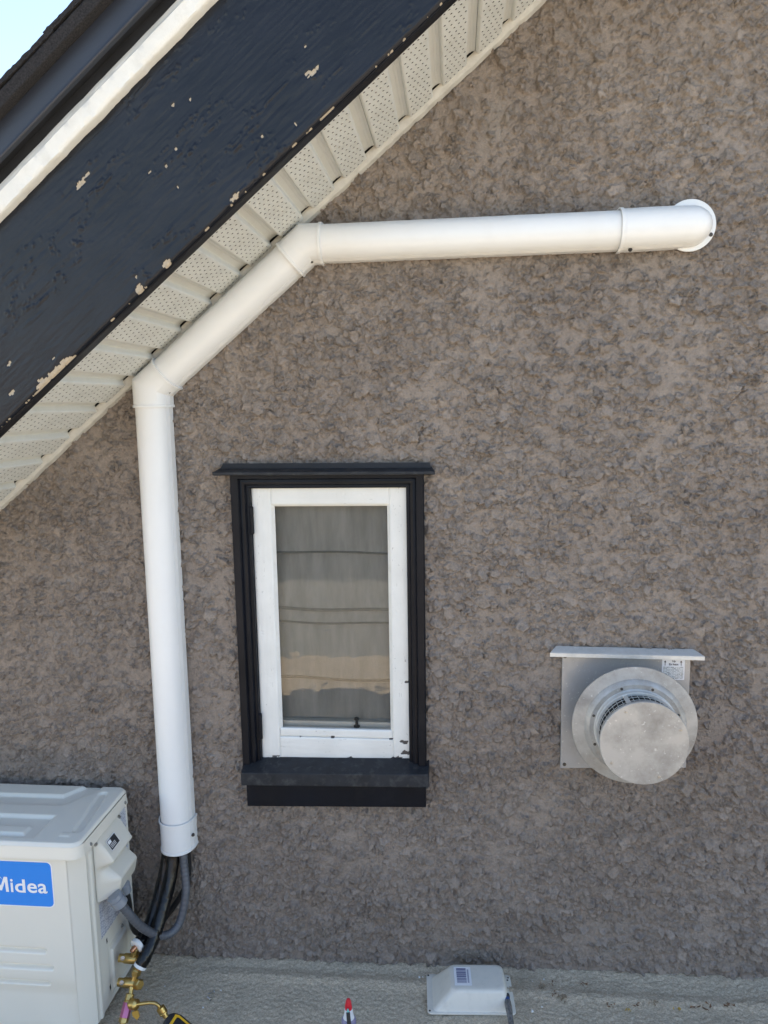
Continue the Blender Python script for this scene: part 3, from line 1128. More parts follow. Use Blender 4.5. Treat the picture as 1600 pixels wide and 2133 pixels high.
# sash boards
SX0, SX1, SZ0, SZ1 = -0.6135, -0.1375, 0.692, 1.5615
GX0, GX1, GZ0, GZ1 = -0.5465, -0.2035, 0.788, 1.4945
SASH_CHIPS = [(-0.160, 0.748, 0.010, 0.005), (-0.166, 0.752, 0.008, 0.003), (-0.158, 0.714, 0.010, 0.006), (-0.150, 0.711, 0.006, 0.004), (-0.186, 0.696, 0.014, 0.005),
              (-0.33, 0.695, 0.007, 0.005), (-0.150, 0.945, 0.005, 0.004), (-0.1405, 1.085, 0.003, 0.007), (-0.20, 0.762, 0.008, 0.002), (-0.385, 0.7625, 0.005, 0.003),
              (-0.57, 0.700, 0.010, 0.0025), (-0.545, 0.938, 0.002, 0.004), (-0.5465, 1.25, 0.002, 0.004), (-0.40, 0.691, 0.05, 0.002), (-0.25, 0.692, 0.04, 0.0025),
              (-0.139, 1.552, 0.003, 0.014), (-0.49, 0.763, 0.02, 0.0012), (-0.245, 1.4965, 0.012, 0.002), (-0.29, 1.4955, 0.008, 0.002)]


def sash_chip(X, Z):
    nz = fbm(X / 0.005, Z / 0.005, 3, 61) - 0.5
    m = np.zeros_like(X)
    for a, b, c, d in SASH_CHIPS:
        c, d = c * 1.25, d * 1.25
        q = 1 - np.sqrt(((X - a) / c) ** 2 + ((Z - b) / d) ** 2) + 1.3 * nz
        m = np.maximum(m, sst(0.0, 0.25, q) * (np.abs(X - a) < 2 * c) * (np.abs(Z - b) < 2 * d))
    return m


def sash_board(name, x0, x1, z0, z1, along_x, front=-0.014, dz=(0, 0)):
    us = np.linspace(0, 1, max(4, int((x1 - x0) / 0.0028)))
    vs = np.linspace(0, 1, max(4, int((z1 - z0) / 0.0028)))
    U, Vv = np.meshgrid(us, vs, indexing='ij')
    X = x0 + U * (x1 - x0)
    Z = z0 + Vv * (z1 - z0)
    a, b = (X, Z) if along_x else (Z, X)
    chip = sash_chip(X, Z)
    crack = np.abs(fbm(a / 0.05, b / 0.006, 3, 71) - 0.5)
    h = 0.0012 * (fbm(a / 0.06, b / 0.008, 4, 73) - 0.5) - 0.0018 * sst(0.012, 0.0, crack) * sst(0.5, 0.62, fbm(a / 0.1, b / 0.05, 2, 75)) - 0.0015 * chip
    chip = np.maximum(chip, 0.47 * sst(0.028, 0.008, crack) * sst(0.50, 0.60, fbm(a / 0.08, b / 0.03, 3, 75)))
    e = np.minimum(np.minimum(X - x0, x1 - X), np.minimum(Z - z0, z1 - Z))
    h = h - 0.0025 * sst(0.004, 0.0, e)
    Zt = Z + dz[0] * (1 - U) * (1 - Vv) + dz[1] * U * (1 - Vv)
    V = np.stack([X.ravel(), -(front + h).ravel(), Zt.ravel()], 1)
    Q = grid_quads(len(us), len(vs))
    nv = len(V)
    # sides and back close the board
    idx = np.arange(nv).reshape(len(us), len(vs))
    ring = list(idx[:, 0]) + list(idx[-1, 1:]) + list(idx[-2::-1, -1]) + list(idx[0, -2:0:-1])
    B = V[ring].copy()
    B[:, 1] = 0.045
    V2 = np.vstack([V, B])
    k = len(ring)
    side = np.array([[ring[(i + 1) % k], ring[i], nv + i, nv + (i + 1) % k] for i in range(k)])
    me = fast_mesh(name, V2, np.vstack([Q, side]))
    add_attr(me, 'chip', np.concatenate([chip.ravel(), np.zeros(k)]))
    bo = np.zeros((len(V2), 3))
    bo[:nv, 0] = a.ravel()
    bo[:nv, 1] = b.ravel()
    add_attr(me, 'board', bo)
    return finish(name, me, 'sash', window, 40)


RB = 0.7615
sash_board('sash_stile', SX0, GX0 - 0.0085, SZ0, SZ1, False, dz=(-0.004, -0.003))
sash_board('sash_stile', GX1 + 0.0085, SX1, SZ0, SZ1, False, dz=(0.004, 0.008))
sash_board('sash_rail', GX0 - 0.0083, GX1 + 0.0083, GZ1 + 0.006, SZ1 - 0.0005, True, front=-0.0148)
sash_board('sash_rail', GX0 - 0.0083, GX1 + 0.0083, SZ0 + 0.001, RB, True, front=-0.0148, dz=(-0.002, 0.004))
sash_board('bottom_bead', GX0 - 0.008, GX1 + 0.008, RB + 0.0005, GZ0 + 0.001, True, front=-0.0185)
# putty bead round the glass
pb = [(0.010, -0.030), (0.010, -0.018), (0.0085, -0.0175), (0.0, -0.027), (0.0, -0.030)]
sweep('putty_bead', pb, [(GX0, GZ0), (GX0, GZ1), (GX1, GZ1), (GX1, GZ0)], 'trim_white', window, smooth=30)
box('pane', GX0 - 0.006, GX1 + 0.006, 0.028, 0.031, GZ0 - 0.004, GZ1 + 0.004, 'glass', window)

# sill and apron, a touch lower at the left end
hexa('sill', [(x, -d, z + t) for x, t in ((-0.664, -0.006), (-0.083, 0.006)) for d, z in ((-0.03, 0.66), (-0.03, 0.700), (0.060, 0.639), (0.060, 0.681))], 'navy_dusty', window, bevel=0.003)
hexa('apron', [(x, -d, z + t) for x, t in ((-0.656, -0.008), (-0.093, 0.008)) for d, z in ((-0.03, 0.557), (-0.03, 0.638), (0.032, 0.557), (0.032, 0.637))], 'navy', window, bevel=0.003)
for hz in (1.455, 0.800):
    turned('hinge', (-0.613, 0.004, hz - 0.042), (-0.613, 0.004, hz + 0.042), [(0, 0.005), (0.002, 0.0065), (0.028, 0.0065), (0.029, 0.0055), (0.030, 0.0065), (0.054, 0.0065),
                                                                               (0.055, 0.0055), (0.056, 0.0065), (0.082, 0.0065), (0.084, 0.005)], 'navy', window, seg=12)
# room behind
poly('room', [(-0.72, 0.05, 0.55), (-0.02, 0.05, 0.55), (-0.02, 0.05, 1.62), (-0.72, 0.05, 1.62), (-0.72, 0.6, 0.55), (-0.02, 0.6, 0.55), (-0.02, 0.6, 1.62), (-0.72, 0.6, 1.62)],
     [(4, 5, 6, 7), (0, 1, 5, 4), (3, 7, 6, 2), (0, 4, 7, 3), (1, 2, 6, 5)], 'room', window)
box('inner_sill', -0.60, -0.15, 0.0465, 0.16, 0.74, 0.803, 'inner_sill', window, bevel=0.003)
turned('catch', (-0.312, 0.040, 0.7895), (-0.312, 0.040, 0.9), [(0, 0.010), (0.004, 0.010), (0.006, 0.005), (0.020, 0.004), (0.024, 0.008), (0.030, 0.007), (0.032, 0.001)], 'rubber', window, seg=14)


# grey folded blind hanging inside
def blind_fn(U, Vv):
    z = Vv
    y = 0.068 + 0 * U
    for zf, a in ((1.345, 0.010), (1.165, 0.013), (1.122, 0.015), (0.938, 0.013)):
        t = (z - zf) / 0.10
        y = y - a * np.exp(-np.clip(t, 0, 9) * 1.7) * (z >= zf) + 0.006 * np.exp(-np.clip(-t, 0, 9) * 3.0) * (z < zf)
    y = y + 0.004 * (fbm(U * 9, Vv * 7, 3, 33) - 0.5)
    return U, y, z + 0.004 * np.sin(U * 6) + 0.003 * np.sin(U * 17 + np.round(Vv * 5) * 2.0)


bl = sheet('roman_blind', np.linspace(-0.62, -0.13, 50), np.arange(0.806, 1.56, 0.003), blind_fn, 'blind', None, smooth=60)
M['blind_fold_shade'] = mat('linen fold shade', (0.12, 0.122, 0.112), 0.9, var=0.1, vscale=60, spec=0.1)  # darker cloth colour paints the shade line along each blind fold
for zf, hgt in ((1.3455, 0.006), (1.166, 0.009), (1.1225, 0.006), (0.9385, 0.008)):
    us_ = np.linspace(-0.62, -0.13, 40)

    def fold_shade(U, Vv, zf=zf, hgt=hgt):
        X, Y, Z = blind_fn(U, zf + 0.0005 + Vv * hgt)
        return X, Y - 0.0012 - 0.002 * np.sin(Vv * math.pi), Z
    attach(sheet('fold_shade', us_, np.linspace(0, 1, 5), fold_shade, 'blind_fold_shade', None, smooth=True), bl)
props(bl, 'grey linen roman blind hanging in folds behind the window pane', 'blind')


# ================================================================== LINE SET COVER
def duct_prof(w, dep):
    def f(o):
        h = w / 2 + o
        D = dep + o
        pts = [(-h, 0.0), (-h, 0.012)]
        degs = sorted(set([0, 4, 8, 12, 14, 14.4, 16.6, 17, 20, 20.4, 22.6, 23, 26, 26.4, 28.1, 28.5] + list(range(32, 90, 4)) + [90]))
        degs = [180 - q for q in degs] + degs[::-1][1:]
        for q in degs:
            e = min(q, 180 - q)
            ins = 0.0013 if (14.2 < e < 16.8 or 20.2 < e < 22.8 or 26.2 < e < 28.3) else 0.0
            ca, sa = math.cos(R(q)), math.sin(R(q))
            pts.append(((h - ins) * math.copysign(abs(ca) ** 0.9, ca), 0.012 + (D - ins - 0.012) * sa ** 0.9))
        pts += [(h, 0.012), (h, 0.0)]
        return pts
    return f


DW, DD = 0.1035, 0.076
duct = thing('line_set_cover', (-0.889, 0.0, 0.385), 'white plastic line set cover running up the wall, along the soffit and across', 'duct cover')
VXc, C1, C2 = -0.889, np.array([-0.889, 1.856]), np.array([-0.415, 2.245])
dg_ = np.array([CT, ST])
HX = np.array([0.9999, 0.0065])
HX /= np.linalg.norm(HX)
pf = duct_prof(DW, DD)
sweep('duct_channel', pf, [(-0.8895, 0.42), (-0.889, 1.81)], 'duct', duct, offs=[0, 0], label='tall upright length of white duct')
sweep('duct_channel', pf, [C1 + dg_ * 0.03, C2 - dg_ * 0.03], 'duct', duct, offs=[0, 0], label='slanted length of white duct under the soffit')
sweep('duct_channel', pf, [C2 + HX * 0.02, C2 + HX * 0.90], 'duct', duct, offs=[0, 0], label='level length of white duct')


def lipped(A, B, c, la, lb):
    """elbow stations: lip, body, corner, body, lip"""
    da = (c - A) / np.linalg.norm(c - A)
    db = (B - c) / np.linalg.norm(B - c)
    st = [(A, 0.0030), (A, 0.0062), (A + da * la, 0.0062), (A + da * (la + 0.001), 0.0038), (c, 0.0038), (B - db * (lb + 0.001), 0.0038), (B - db * lb, 0.0062), (B, 0.0062), (B, 0.0030)]
    # split coincident stations by a hair so directions stay defined
    pts = [p + 0.0 for p, _ in st]
    pts[1] = A + da * 0.0004
    pts[7] = B - db * 0.0004
    return pts, [o for _, o in st]


for A, B, c in ((np.array([-0.889, 1.797]), C1 + dg_ * 0.064, C1), (C2 - dg_ * 0.066, C2 + HX * 0.047, C2)):
    pts, of = lipped(A, B, c, 0.007, 0.007)
    sweep('elbow', pf, pts, 'duct', duct, offs=of, smooth=28)
# bottom coupling
sweep('coupling', pf, [(-0.8895, 0.399), (-0.8895, 0.3994), (-0.8895, 0.406), (-0.8895, 0.407), (-0.8895, 0.494), (-0.8895, 0.495), (-0.8895, 0.5016), (-0.8895, 0.502)], 'duct', duct,
      offs=[0.003, 0.0052, 0.0052, 0.0034, 0.0034, 0.0062, 0.0062, 0.003], smooth=28, caps=False)


# right hand wall inlet: collar, body and rounded end on a round flange
def inlet():
    bx0 = 0.440
    zc = 2.2508
    cx = 0.626
    st = []
    for x, o, rel in [(bx0, 0.003, 0), (bx0 + 0.0004, 0.0065, 0), (bx0 + 0.009, 0.0065, 0), (bx0 + 0.010, 0.0035, 0), (cx - 0.09, 0.0035, 0), (cx - 0.04, 0.003, 0), (cx, 0.002, 0)]:
        st.append((x, 1.0, o))
    for i in range(1, 15):
        a = (math.pi / 2) * i / 15
        st.append((cx + math.sin(a) * 0.060, math.cos(a), 0.002))
    V, F = [], []
    k = None
    for x, q, o in st:
        pr = pf(o)
        k = len(pr)
        for a, b in pr:
            bb = b * (q ** 0.62)
            V.append((x, -bb, zc + (x - bx0) * 0.02 + a * q))
    V.append((cx + 0.0605, -0.001, zc + 0.0035))
    n = len(st)
    for i in range(n - 1):
        for j in range(k - 1):
            F.append((i * k + j, i * k + j + 1, (i + 1) * k + j + 1, (i + 1) * k + j))
    for j in range(k - 1):
        F.append(((n - 1) * k + j, (n - 1) * k + j + 1, n * k))
    o = poly('wall_inlet', V, F, 'duct', duct, smooth=32)
    fl = turned('flange', (0.632, -0.007, 2.259), (0.632, -0.02, 2.259), [(0, 0.0680), (0.0045, 0.0680), (0.0055, 0.0668), (0.0055, 0.03)], 'duct', o, seg=64, smooth=30)
    return o


inl = inlet()
for p, dr in (((-0.831, -0.040, 1.842), (0.8, -0.5, -0.1)), ((-0.398, -0.040, 2.1945), (0.2, -0.5, -0.8)), ((0.470, -0.042, 2.195), (0, -0.5, -0.85)),
              ((0.472, -0.046, 2.306), (0, -0.4, 0.9)), ((-0.8335, -0.040, 0.450), (0.85, -0.5, 0)), ((0.687, -0.0125, 2.233), (0, -1, 0)), ((-0.940, -0.044, 0.450), (-0.85, -0.5, 0))):
    screw_head(p, dr, 0.0045, 'screw_dark', duct)

# ================================================================== VENT TERMINAL
vent = thing('vent_terminal', (0.505, 0.0, 0.70), 'round galvanised flue vent on a square steel plate right of the window', 'vent')
pl = hexa('base_plate', [(x + sx, -d, z + 0.0) for (x, sx) in ((0.314, 0), (0.682, 0)) for d in (0.0, 0.010) for z in (0.695 if x < 0.5 else 0.707, 1.055)], 'galv_blue', vent, bevel=0.0015)
# hood
hv = [(0.0, 1.076), (0.004, 1.0755), (0.032, 1.0675), (0.036, 1.0655), (0.036, 1.0545), (0.033, 1.0545), (0.033, 1.063), (0.0, 1.071)]
V = [(x + sg * 0.022 * (0.034 - d) / 0.034, -d, z - 0.010 * (x - 0.274)) for x, sg in ((0.276, 1), (0.712, -1)) for d, z in hv]
poly('drip_hood', V, [tuple(range(8)), tuple(range(8, 16))] + [(i, (i + 1) % 8, 8 + (i + 1) % 8, 8 + i) for i in range(8)], 'alu', vent)
VC = (0.507, 0.8745)


def vent_turn(nm, steps, m_, seg=96, sm=30, parent=vent):
    return turned(nm, (VC[0], 0, VC[1]), (VC[0], -1, VC[1]), steps, m_, parent, seg, sm)


vent_turn('outer_pipe', [(0.005, 0.100), (0.095, 0.100)], 'galv')
vent_turn('flange_ring', [(0.088, 0.112), (0.094, 0.1735), (0.0965, 0.1755), (0.099, 0.1745), (0.106, 0.142), (0.109, 0.1405), (0.1145, 0.133), (0.117, 0.129), (0.1155, 0.116), (0.10, 0.113)], 'galv')
vent_turn('collar', [(0.10, 0.1165), (0.120, 0.1165), (0.1215, 0.1150), (0.137, 0.1150), (0.1385, 0.1160), (0.140, 0.1145), (0.140, 0.099)], 'alu')
vent_turn('core', [(0.12, 0.107), (0.206, 0.107)], 'hole', seg=48)
cap = vent_turn('end_cap', [(0.202, 0.1170), (0.2025, 0.1185), (0.2115, 0.1188), (0.2135, 0.1172), (0.2138, 0.06), (0.2138, 0.001)], 'galv')
# wire guard in the gap
bm = bmesh.new()
for d in (0.160, 0.180):
    for k in range(96):
        a0, a1 = 2 * math.pi * k / 96, 2 * math.pi * (k + 1) / 96
        q = [bm.verts.new((VC[0] + r * math.cos(a), -(d + e), VC[1] + r * math.sin(a))) for a in (a0, a1) for r in (0.1105, 0.1118) for e in (0, 0.0012)]
        for f in BOXF:
            bm.faces.new([q[i] for i in f])
for k in range(46):
    a = 2 * math.pi * k / 46
    u, w = math.cos(a), math.sin(a)
    q = [bm.verts.new((VC[0] + r * u - t * w, -d, VC[1] + r * w + t * u)) for r in (0.1100, 0.1112) for t in (-0.0006, 0.0006) for d in (0.139, 0.204)]
    for f in BOXF:
        bm.faces.new([q[i] for i in f])
me = bpy.data.meshes.new('wire_guard')
bm.to_mesh(me)
bm.free()
wg = finish('wire_guard', me, 'alu', vent, False)
wg['kind'] = 'stuff'
for k in range(4):
    a = R(36 + 90 * k + 74)
    u, w = math.cos(a), math.sin(a)
    hexa('strut', [(VC[0] + r * u - t * w, -d, VC[1] + r * w + t * u) for r in (0.109, 0.113) for t in (-0.006, 0.006) for d in (0.139, 0.205)], 'alu', vent)
for a in (110, 20, 204, 245, 290, 335):
    u, w = math.cos(R(a)), math.sin(R(a))
    screw_head((VC[0] + 0.1235 * u, -0.1163, VC[1] + 0.1235 * w), (0, -1, 0), 0.0034, 'screw_dark', vent)
for a in (70, 163):
    u, w = math.cos(R(a)), math.sin(R(a))
    hexa('clip', [(VC[0] + r * u - t * w, -d, VC[1] + r * w + t * u) for r in (0.116, 0.131) for t in (-0.009, 0.009) for d in (0.112, 0.1182)], 'galv', vent, bevel=0.0008)
    screw_head((VC[0] + 0.1235 * u, -0.1185, VC[1] + 0.1235 * w), (0, -1, 0), 0.0032, 'screw_dark', vent)
for a in (120, 24, 214, 294):
    u, w = math.cos(R(a)), math.sin(R(a))
    screw_head((VC[0] + 0.103 * u, -0.2138, VC[1] + 0.103 * w), (0, -1, 0), 0.0034, 'screw', cap)
for x, z in ((0.322, 1.047), (0.326, 0.708)):
    screw_head((x, -0.010, z), (0, -1, 0), 0.0045, 'screw_dark', pl)
# embossed up arrow
ar = [(0.0, 0.0), (0.0, 0.028), (-0.014, 0.028), (0.004, 0.048), (0.022, 0.028), (0.008, 0.028), (0.008, 0.0)]
for (a, b), (c, d) in zip(ar[:-1], ar[1:]):
    tube('embossed_arrow', [(0.495 + a, -0.010, 1.000 + b), (0.495 + c, -0.010, 1.000 + d)], 0.0007, 'galv', pl, seg=6)
# sticker: Up / En haut
lab = sheet('label', np.linspace(0, 1, 3), np.linspace(0, 1, 3), lambda U, Vv: (0.6015 + 0.0645 * U, -0.0106 + 0 * U, 0.981 + 0.064 * Vv), 'cap_white', vent, smooth=False, label='white sticker with two arrows and the words Up, En haut')
XD, ZD = (1, 0, 0), (0, 0, 1)
text_mesh('lettering', 'Up', 0.0095, (0.6300, -0.0110, 1.0335), XD, ZD, 'print_black', lab, bold=0.015)
text_mesh('lettering', 'En haut', 0.0265, (0.6215, -0.0110, 1.0250), XD, ZD, 'print_black', lab, bold=0.015)
for x in (0.6100, 0.6555):
    poly('printed_arrow', [(x - 0.0009, -0.0111, 1.024), (x + 0.0009, -0.0111, 1.024), (x + 0.0009, -0.0111, 1.034), (x + 0.0034, -0.0111, 1.034), (x, -0.0111, 1.040), (x - 0.0034, -0.0111, 1.034),
                           (x - 0.0009, -0.0111, 1.034)], [tuple(range(7))], 'print_black', lab)
sheet('small_print', np.linspace(0, 1, 3), np.linspace(0, 1, 3), lambda U, Vv: (0.6045 + 0.0585 * U, -0.0109 + 0 * U, 0.984 + 0.037 * Vv), 'label_small', lab, smooth=False)

# ================================================================== OUTDOOR UNIT
ac = thing('outdoor_unit', (-1.45, -0.2, 0.0), 'beige heat pump outdoor unit with blue brand badge by the wall', 'heat pump')
AXR, AXL, AYB, AYF = -1.047, -1.86, 0.047, 0.348
AZB, AZT = 0.012, 0.562
pl_ = [(AXL, AYB), (AXR, AYB), (AXR, 0.312), (AXR - 0.003, 0.316), (-1.0845, 0.3465), (-1.0875, 0.3300), (AXL, 0.3300)]
casing = poly('casing', [(x, -d, z) for z in (AZB, AZT) for x, d in pl_],
              [tuple(range(7)), tuple(range(7, 14))] + [(i, (i + 1) % 7, 7 + (i + 1) % 7, 7 + i) for i in range(7)], 'ac', ac, smooth=30)


def front_fn(U, Vv):
    h = np.zeros_like(U)
    for z, xr in ((0.2665, -1.166), (0.2145, -1.149), (0.1620, -1.164)):
        dx = np.clip(U - (xr - 0.008), 0, None)
        q = np.sqrt(dx ** 2 + (Vv - z) ** 2)
        h = h - 0.013 * sst(0.0105, 0.0035, q)
    h = h - 0.010 * sst(0.215, 0.120, Vv) * sst(0, 1, (0.215 - Vv) / 0.1)
    h = h - 0.002 * sst(-1.0875, -1.0855, U)
    return U, -(AYF + h), Vv


sheet('front_panel', np.concatenate([np.linspace(AXL, -1.33, 60)[:-1], np.linspace(-1.33, -1.0855, 110)]), np.arange(AZB, AZT, 0.0022), front_fn, 'ac', ac, smooth=True)


def side_fn(U, Vv):
    # U = distance from wall, V = z
    h = 0.0005 + 0.0045 * (sst(0.279, 0.283, U) - sst(0.293, 0.298, U)) * sst(0.545, 0.53, Vv)
    q = np.maximum(np.abs(U - 0.160) - 0.048, np.abs(Vv - 0.105) - 0.062)
    h = h + 0.006 * sst(0.006, -0.002, q)
    q2 = np.maximum(np.abs(U - 0.160) - 0.062, np.abs(Vv - 0.110) - 0.080)
    h = h - 0.003 * sst(0.004, 0.0, np.abs(q2))
    h = h - 0.003 * sst(0.005, 0.0, np.abs(Vv - 0.345 + 0.15 * (U - 0.16))) * sst(0.27, 0.262, U) * 0
    h = h + 0.003 * sst(0.052, 0.048, U)
    return AXR + h, -U, Vv


sheet('side_panel', np.arange(0.0475, 0.312, 0.0025), np.arange(AZB, AZT, 0.003), side_fn, 'ac', ac, flip=True, smooth=True)

# top cover: skirt and embossed top
CX0, CX1, CY0, CY1 = -1.875, -1.0365, 0.036, 0.361       # y as distance from the wall
RC = 0.030


def rrect_sdf(X, D):
    cx, cy = (CX0 + CX1) / 2, (CY0 + CY1) / 2
    qx = np.abs(X - cx) - (CX1 - CX0) / 2 + RC
    qy = np.abs(D - cy) - (CY1 - CY0) / 2 + RC
    return np.sqrt(np.clip(qx, 0, None) ** 2 + np.clip(qy, 0, None) ** 2) + np.minimum(np.maximum(qx, qy), 0) - RC


def seg_d(X, D, a, b):
    ax, ay = a
    bx, by = b
    t = np.clip(((X - ax) * (bx - ax) + (D - ay) * (by - ay)) / ((bx - ax) ** 2 + (by - ay) ** 2), 0, 1)
    return np.sqrt((X - ax - t * (bx - ax)) ** 2 + (D - ay - t * (by - ay)) ** 2)


def top_h(X, D):
    sd = rrect_sdf(X, D)
    h = -0.010 * sst(-0.011, 0.0, sd) ** 2
    # sunken field inside a raised rim
    # broad raised plateau from back right corner down the right side, with the recessed channel left of it
    ch = np.minimum(seg_d(X, D, (-2.0, 0.135), (-1.205, 0.130)), seg_d(X, D, (-1.205, 0.130), (-1.150, 0.052)))
    h = h - 0.009 * sst(0.034, 0.021, ch)
    pan = np.maximum(np.abs(X + 1.60) - 0.405, np.abs(D - 0.275) - 0.045)
    h = h - 0.009 * sst(0.008, -0.004, pan - 0.008) + 0.008 * sst(0.004, -0.006, np.maximum(np.abs(X + 1.60) - 0.375, np.abs(D - 0.292) - 0.020))
    dia = seg_d(X, D, (-1.098, 0.090), (-1.076, 0.285))
    h = h - 0.0065 * (sst(0.018, 0.009, dia))
    pat = np.maximum(np.abs(X + 1.100) - 0.012, np.abs(D - 0.313) - 0.006)
    h = h + 0.002 * sst(0.006, 0.0, pat)
    return h


def top_fn(U, D):
    sd = rrect_sdf(U, D)
    out = np.clip(sd, 0, None)
    e = 1e-4
    gx = (rrect_sdf(U + e, D) - rrect_sdf(U - e, D)) / (2 * e)
    gy = (rrect_sdf(U, D + e) - rrect_sdf(U, D - e)) / (2 * e)
    X, Y = U - gx * out, D - gy * out
    return X, -Y, 0.606 + top_h(X, Y)


cover = sheet('top_cover', np.concatenate([np.arange(CX0, -1.45, 0.008), np.arange(-1.45, CX1 + 0.0001, 0.00245)]), np.linspace(CY0, CY1, 131), top_fn, 'ac', ac, flip=True, smooth=True)
# skirt ring
ring = []
for (cx, cy, a0) in ((CX1 - RC, CY1 - RC, 0), (CX0 + RC, CY1 - RC, 90), (CX0 + RC, CY0 + RC, 180), (CX1 - RC, CY0 + RC, 270)):
    for i in range(9):
        a = R(a0 + 90 * i / 8)
        ring.append((cx + RC * math.cos(a), cy + RC * math.sin(a), math.cos(a), math.sin(a)))
lv = [(0.5965, 0.0), (0.578, 0.0008), (0.570, 0.0022), (0.5605, 0.0024), (0.5595, 0.001), (0.5595, -0.02)]
V, F = [], []
for z, o in lv:
    for x, y, c, s in ring:
        V.append((x + o * c, -(y + o * s), z))
k = len(ring)
for i in range(len(lv) - 1):
    for j in range(k):
        F.append((i * k + j, i * k + (j + 1) % k, (i + 1) * k + (j + 1) % k, (i + 1) * k + j))
poly('skirt', V, F, 'ac', cover, smooth=40)
V, F = [], []
for z in (0.5598, 0.5550):
    for x, y, c, s in ring:
        V.append((x - 0.0085 * c, -(y - 0.0095 * s), z))
for j in range(k):
    F.append((j, (j + 1) % k, k + (j + 1) % k, k + j))
poly('shade_gap', V, F, 'rubber', cover)  # black ring paints the shadow gap below the cover skirt
# badge on the front
BX0, BX1, BZ0, BZ1 = -1.410, -1.128, 0.404, 0.5445


def rounded(x0, x1, z0, z1, r, y, n=8):
    out = []
    for cx, cz, a0 in ((x1 - r, z1 - r, 0), (x0 + r, z1 - r, 90), (x0 + r, z0 + r, 180), (x1 - r, z0 + r, 270)):
        for i in range(n + 1):
            a = R(a0 + 90 * i / n)
            out.append((cx + r * math.cos(a), y, cz + r * math.sin(a)))
    return out


def plate(name, x0, x1, z0, z1, r, y, t, m_, parent, label=None):
    a = rounded(x0, x1, z0, z1, r, y)
    b = rounded(x0, x1, z0, z1, r, y + t)
    k = len(a)
    return poly(name, a + b, [tuple(range(k)), tuple(range(k, 2 * k))] + [(i, (i + 1) % k, k + (i + 1) % k, k + i) for i in range(k)], m_, parent, label=label)


bd = plate('badge', BX0, BX1, BZ0, BZ1, 0.016, -AYF - 0.0008, 0.0006, 'print_white', ac, label='blue badge with white lettering')
plate('badge_field', BX0 + 0.003, BX1 - 0.003, BZ0 + 0.003, BZ1 - 0.003, 0.0135, -AYF - 0.0012, 0.0004, 'badge', bd)
for ch, x0, wd, hh in (('i', -1.2545, 0.0078, 0.0405), ('d', -1.2415, 0.0310, 0.0405), ('e', -1.2050, 0.0290, 0.0300), ('a', -1.1735, 0.0275, 0.0300)):
    text_mesh('lettering', ch, wd, (x0, -AYF - 0.0013, 0.4475), XD, ZD, 'print_white', bd, bold=0.016, align_h=hh)
mp_ = [(-1.309, 0), (-1.302, 0), (-1.2945, 0.030), (-1.287, 0.004), (-1.281, 0.004), (-1.2705, 0.031), (-1.2690, 0), (-1.2605, 0), (-1.2625, 0.046), (-1.2725, 0.046), (-1.2835, 0.018), (-1.2925, 0.046), (-1.3000, 0.046)]
poly('lettering', [(x, -AYF - 0.0019, 0.4475 + z) for x, z in mp_], [tuple(range(13))], 'print_white', bd)
# swoosh left of the M
sw = []
for i in range(17):
    a = R(200 - i * 10.5)
    sw.append((-1.307 + 0.036 * math.cos(a), 0.4675 + 0.034 * math.sin(a), 0.0005 + 0.0034 * math.sin(math.pi * min(1, (i + 1) / 17))))
V = [(x - w * 0.2, -AYF - 0.0027, z + w) for x, z, w in sw] + [(x + w * 0.2, -AYF - 0.0027, z - w) for x, z, w in sw]
poly('swoosh', V, [(i, i + 1, 17 + i + 1, 17 + i) for i in range(16)], 'print_white', bd)


# service cover on the side
def svc_fn(U, Vv):
    pz = np.interp(Vv, [0.366, 0.3665, 0.378, 0.418, 0.425, 0.455, 0.463, 0.470, 0.478, 0.486, 0.500, 0.545, 0.552, 0.5565],
                   [0.0, 0.050, 0.058, 0.068, 0.064, 0.026, 0.023, 0.030, 0.050, 0.055, 0.046, 0.012, 0.006, 0.001])
    top = sst(0.45, 0.48, Vv)
    f0 = 0.270 - 0.0 * Vv
    f1 = 0.246 * top + 0.228 * (1 - top)
    w = np.clip((f0 - U) / (f0 - f1), 0, 1) * np.clip((U - 0.098) / (0.022), 0, 1)
    w = w * w * (3 - 2 * w) * 0.35 + w * 0.65
    return AXR + 0.003 + 0.85 * pz * w, -U, Vv


sc = sheet('service_cover', np.concatenate([np.linspace(0.097, 0.13, 14), np.linspace(0.134, 0.22, 24), np.linspace(0.224, 0.272, 22)]), np.concatenate([[0.3655, 0.366, 0.3664], np.linspace(0.367, 0.5565, 74)]),
           svc_fn, 'ac_plastic', ac, flip=True, smooth=50, label='bulging beige terminal cover')
# small black sticker on it
st_n = np.array([1, 0, 0.05])


def on_slant(u0, u1, t0, t1, lift):
    # u along the unit's depth, t down the slanted face of the cover
    return lambda U, Vv: (AXR + 0.003 + 0.0102 + (t1 + (t0 - t1) * Vv) * 0.6422 + lift, -(u1 + (u0 - u1) * (1 - U)), 0.545 - (t1 + (t0 - t1) * Vv))


G2 = np.linspace(0, 1, 3)
stk = sheet('sticker', G2, G2, on_slant(0.232, 0.178, 0.009, 0.037, 0.0024), 'print_white', ac, smooth=False, label='small black sticker with white border')
sheet('sticker_field', G2, G2, on_slant(0.2300, 0.1800, 0.0105, 0.0355, 0.0029), 'print_black', stk, smooth=False)
sheet('sticker_print', G2, G2, on_slant(0.2280, 0.2110, 0.0120, 0.0200, 0.0034), 'print_white', stk, smooth=False)
for tq in (0.0230, 0.0265, 0.0300):
    sheet('sticker_print', G2, G2, on_slant(0.2260, 0.1960, tq, tq + 0.0012, 0.0034), 'print_white', stk, smooth=False)
